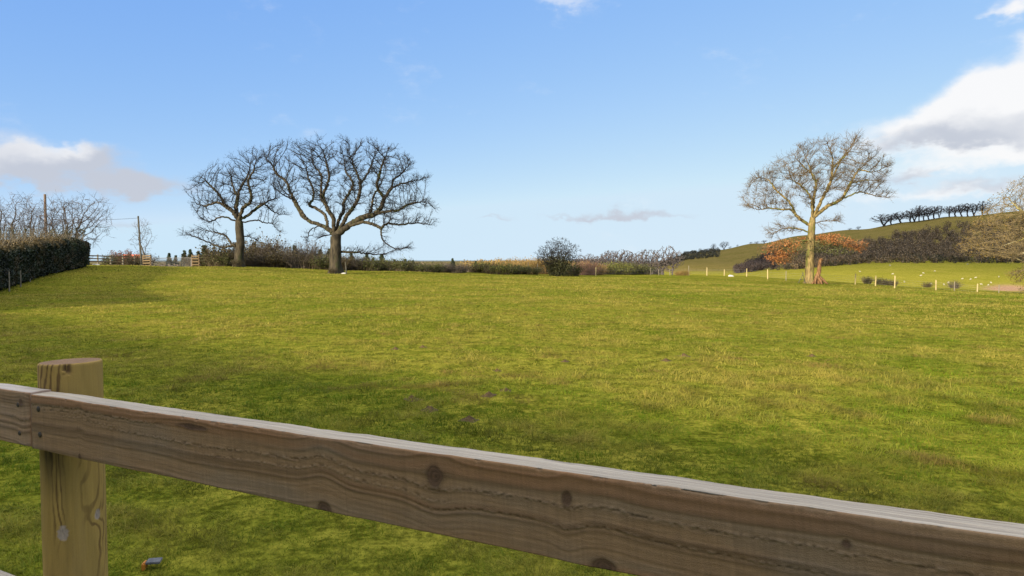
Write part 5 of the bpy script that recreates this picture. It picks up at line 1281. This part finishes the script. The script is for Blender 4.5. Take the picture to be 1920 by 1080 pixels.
for sg_ in (-1, 1):
    for x_ in (-LW / 2 - .35, LW / 2 + .35):
        for (y_, z_) in ((sg_ * (DW / 2 + .45), EH - .42), (0, RHt)): rv += [[x_, y_, z_], [x_, y_, z_ + .14]]
rv = np.array(rv); rf_ = []
for o_ in (0, 8): rf_ += [[o_ + 1, o_ + 3, o_ + 7, o_ + 5], [o_, o_ + 4, o_ + 6, o_ + 2], [o_, o_ + 1, o_ + 5, o_ + 4], [o_, o_ + 2, o_ + 3, o_ + 1], [o_ + 4, o_ + 5, o_ + 7, o_ + 6]]
roof_ = mesh_np('roof', rv, np.array(rf_), M['slate'], cot)
for x_ in (-12.5,):
    V_, F_ = box_np(x_, 0, RHt + .1, .9, .7, 1.4); mesh_np('chimney', V_, F_, M['wall'], roof_)
for x_ in (-6.5, -3.2, 3.4, 6.6):
    V_, F_ = box_np(x_, DW / 2 + .01, 1.55, 1.3, .10, 1.2); wd = mesh_np('window', V_, F_, M['wall'], cot)
    for dx2 in (-.31, .31):
        V_, F_ = box_np(x_ + dx2, DW / 2 + .065, 1.55, .52, .02, 1.0); mesh_np('pane', V_, F_, M['glass'], wd)
V_, F_ = box_np(0, DW / 2 + .01, 1.0, .95, .10, 2.1); dr = mesh_np('door', V_, F_, M['greypole'], cot)
V_, F_ = box_np(.36, DW / 2 + .09, 1.0, .12, .06, .03); mesh_np('handle', V_, F_, M['steel'], dr)

# small slab with an orange side in the grass
md_ = depth_for(272, 1066, 2.4, 5, 400); pm = gp(272, md_)
mk = thing('ground_marker', 'small dark grey slab with an orange side lying in the grass by the near post', 'marker', pm, .15)
V_, F_ = box_np(-.02, 0, .02, .05, .05, .055); bm = bmesh.new()
def bevbox(name, c, s, rot, mat, parent, bev):
    bm = bmesh.new(); bmesh.ops.create_cube(bm, size=1)
    for v in bm.verts: v.co = Vector((v.co.x * s[0], v.co.y * s[1], v.co.z * s[2]))
    bmesh.ops.bevel(bm, geom=bm.edges[:], offset=bev, segments=2, affect='EDGES')
    me = bpy.data.meshes.new(name); bm.to_mesh(me); bm.free(); me.materials.append(mat); o = bpy.data.objects.new(name, me); COL.objects.link(o); o.parent = parent; o.location = c; o.rotation_euler = rot; return o
bevbox('orange_side', (-.026, -.012, .020), (.018, .045, .038), (0, .1, 0), M['orange'], mk, .006)
bevbox('slab', (.012, 0, .034), (.062, .06, .010), (-.05, .03, .1), M['darkcap'], mk, .002)

# ------------------------------------------------------------------ grass
def blades(n, dlo, dhi, hlo, hhi, wid, seed, power=1.0, seg=2, half=.92):
    r = np.random.default_rng(seed)
    d = dlo * (dhi / dlo) ** r.random(n); x = d * r.uniform(-half, half, n) ; y = d; wid = wid * (d / 5) ** .92; grow = (d / 5) ** .28
    big = fbm2(x * .55 + 3, y * .55, 3); pat = fbm2(x * 2.2, y * 2.2 + 9, 3); cl = vn2(x * 7, y * 7)
    far_ = fbm2(x * .12 + 50, y * .22, 3)
    z = H(x, y)
    hgt = r.uniform(hlo, hhi, n) * grow * (.30 + 1.1 * cl ** 1.5 + .7 * sstep(.5, .62, pat)) ; hgt *= np.where(r.random(n) < .012, 1.7, 1)
    a = r.uniform(0, 6.283, n); lean = r.uniform(.3, 2.0, n) * (.6 + .8 * pat); a2 = a + r.normal(size=n) * .5 + 6 * fbm2(x * .8, y * .8 + 30, 2)
    lx, ly = np.cos(a2) * lean, np.sin(a2) * lean
    sx_, sy_ = -np.sin(a) * wid * .5, np.cos(a) * wid * .5; w = r.uniform(.6, 1.3, n)
    base = np.stack([x, y, z - .004], 1); side = np.stack([sx_ * w, sy_ * w, 0 * x], 1)
    nrm = np.sqrt(1 + lean ** 2)
    tip = base + np.stack([lx * hgt, ly * hgt, hgt / nrm * 1.05], 1) ; c_sh = 0
    straw = np.clip((pat - .40) * 1.4 + (big - .5) * 1.35 + (far_ - .5) * 1.0 + r.normal(size=n) * .16 + (cl - .5) * .5 + .33 + .06 * sstep(12, 45, y) - .16 * sstep(10, 4, y), 0, 1)
    gA = np.array([.068, .130, .008]); gB = np.array([.172, .213, .014]); sB = np.array([.315, .262, .052])
    t = np.clip(r.random(n) * .6 + (vn2(x * 11 + 5, y * 11) - .3) * .7, 0, 1)[:, None]; c = gA * (1 - t) + gB * t; s = straw[:, None]; c = c * (1 - s) + (sB * (.75 + .5 * t)) * s
    bw = (sstep(.66, .80, fbm2(x * 1.6 + 70, y * 1.6, 3)) * .6)[:, None]; c = c * (1 - bw) + np.array([.20, .125, .045]) * bw
    c = c * (.66 + .68 * fbm2(x * 5.5 + 11, y * 5.5, 3, .65))[:, None] * (1 - .35 * sstep(.70, .80, vn2(x * 3.1 + 40, y * 3.1)))[:, None]
    if seg == 1:
        V_ = np.stack([base - side, base + side, tip], 1).reshape(-1, 3); Ff = [np.arange(3 * n).reshape(n, 3)]; cc_ = np.repeat(c, 3, 0)
    else:
        mid_ = base + np.stack([lx * hgt * .32, ly * hgt * .32, hgt / nrm * .62], 1)
        V_ = np.stack([base - side, base + side, mid_ + side * .8, mid_ - side * .8, tip], 1).reshape(-1, 3); b0 = (np.arange(n) * 5)[:, None]
        Ff = [b0 + np.array([0, 1, 2, 3]), b0 + np.array([3, 2, 4])]; cc_ = np.repeat(c, 5, 0)
    return V_, Ff, cc_
parts = [blades(330000, 2.2, 9.0, .018, .048, .0046, 1), blades(460000, 9.0, 86, .018, .042, .0060, 2, 1, 1, .86)]
Vs = []; F3 = []; F4 = []; cs = []; o_ = 0
for V_, Ff, c_ in parts:
    for f in Ff: (F3 if f.shape[1] == 3 else F4).append(f + o_)
    Vs.append(V_); cs.append(c_); o_ += len(V_)
Vall = np.concatenate(Vs)
grass = mesh_np('grass', Vall, [np.concatenate(F4), np.concatenate(F3)], M['grassblade'], col=np.concatenate(cs))
tag(grass, 'short tufty green and straw-coloured grass covering the paddock', 'grass', kind='stuff')
print('scene done')
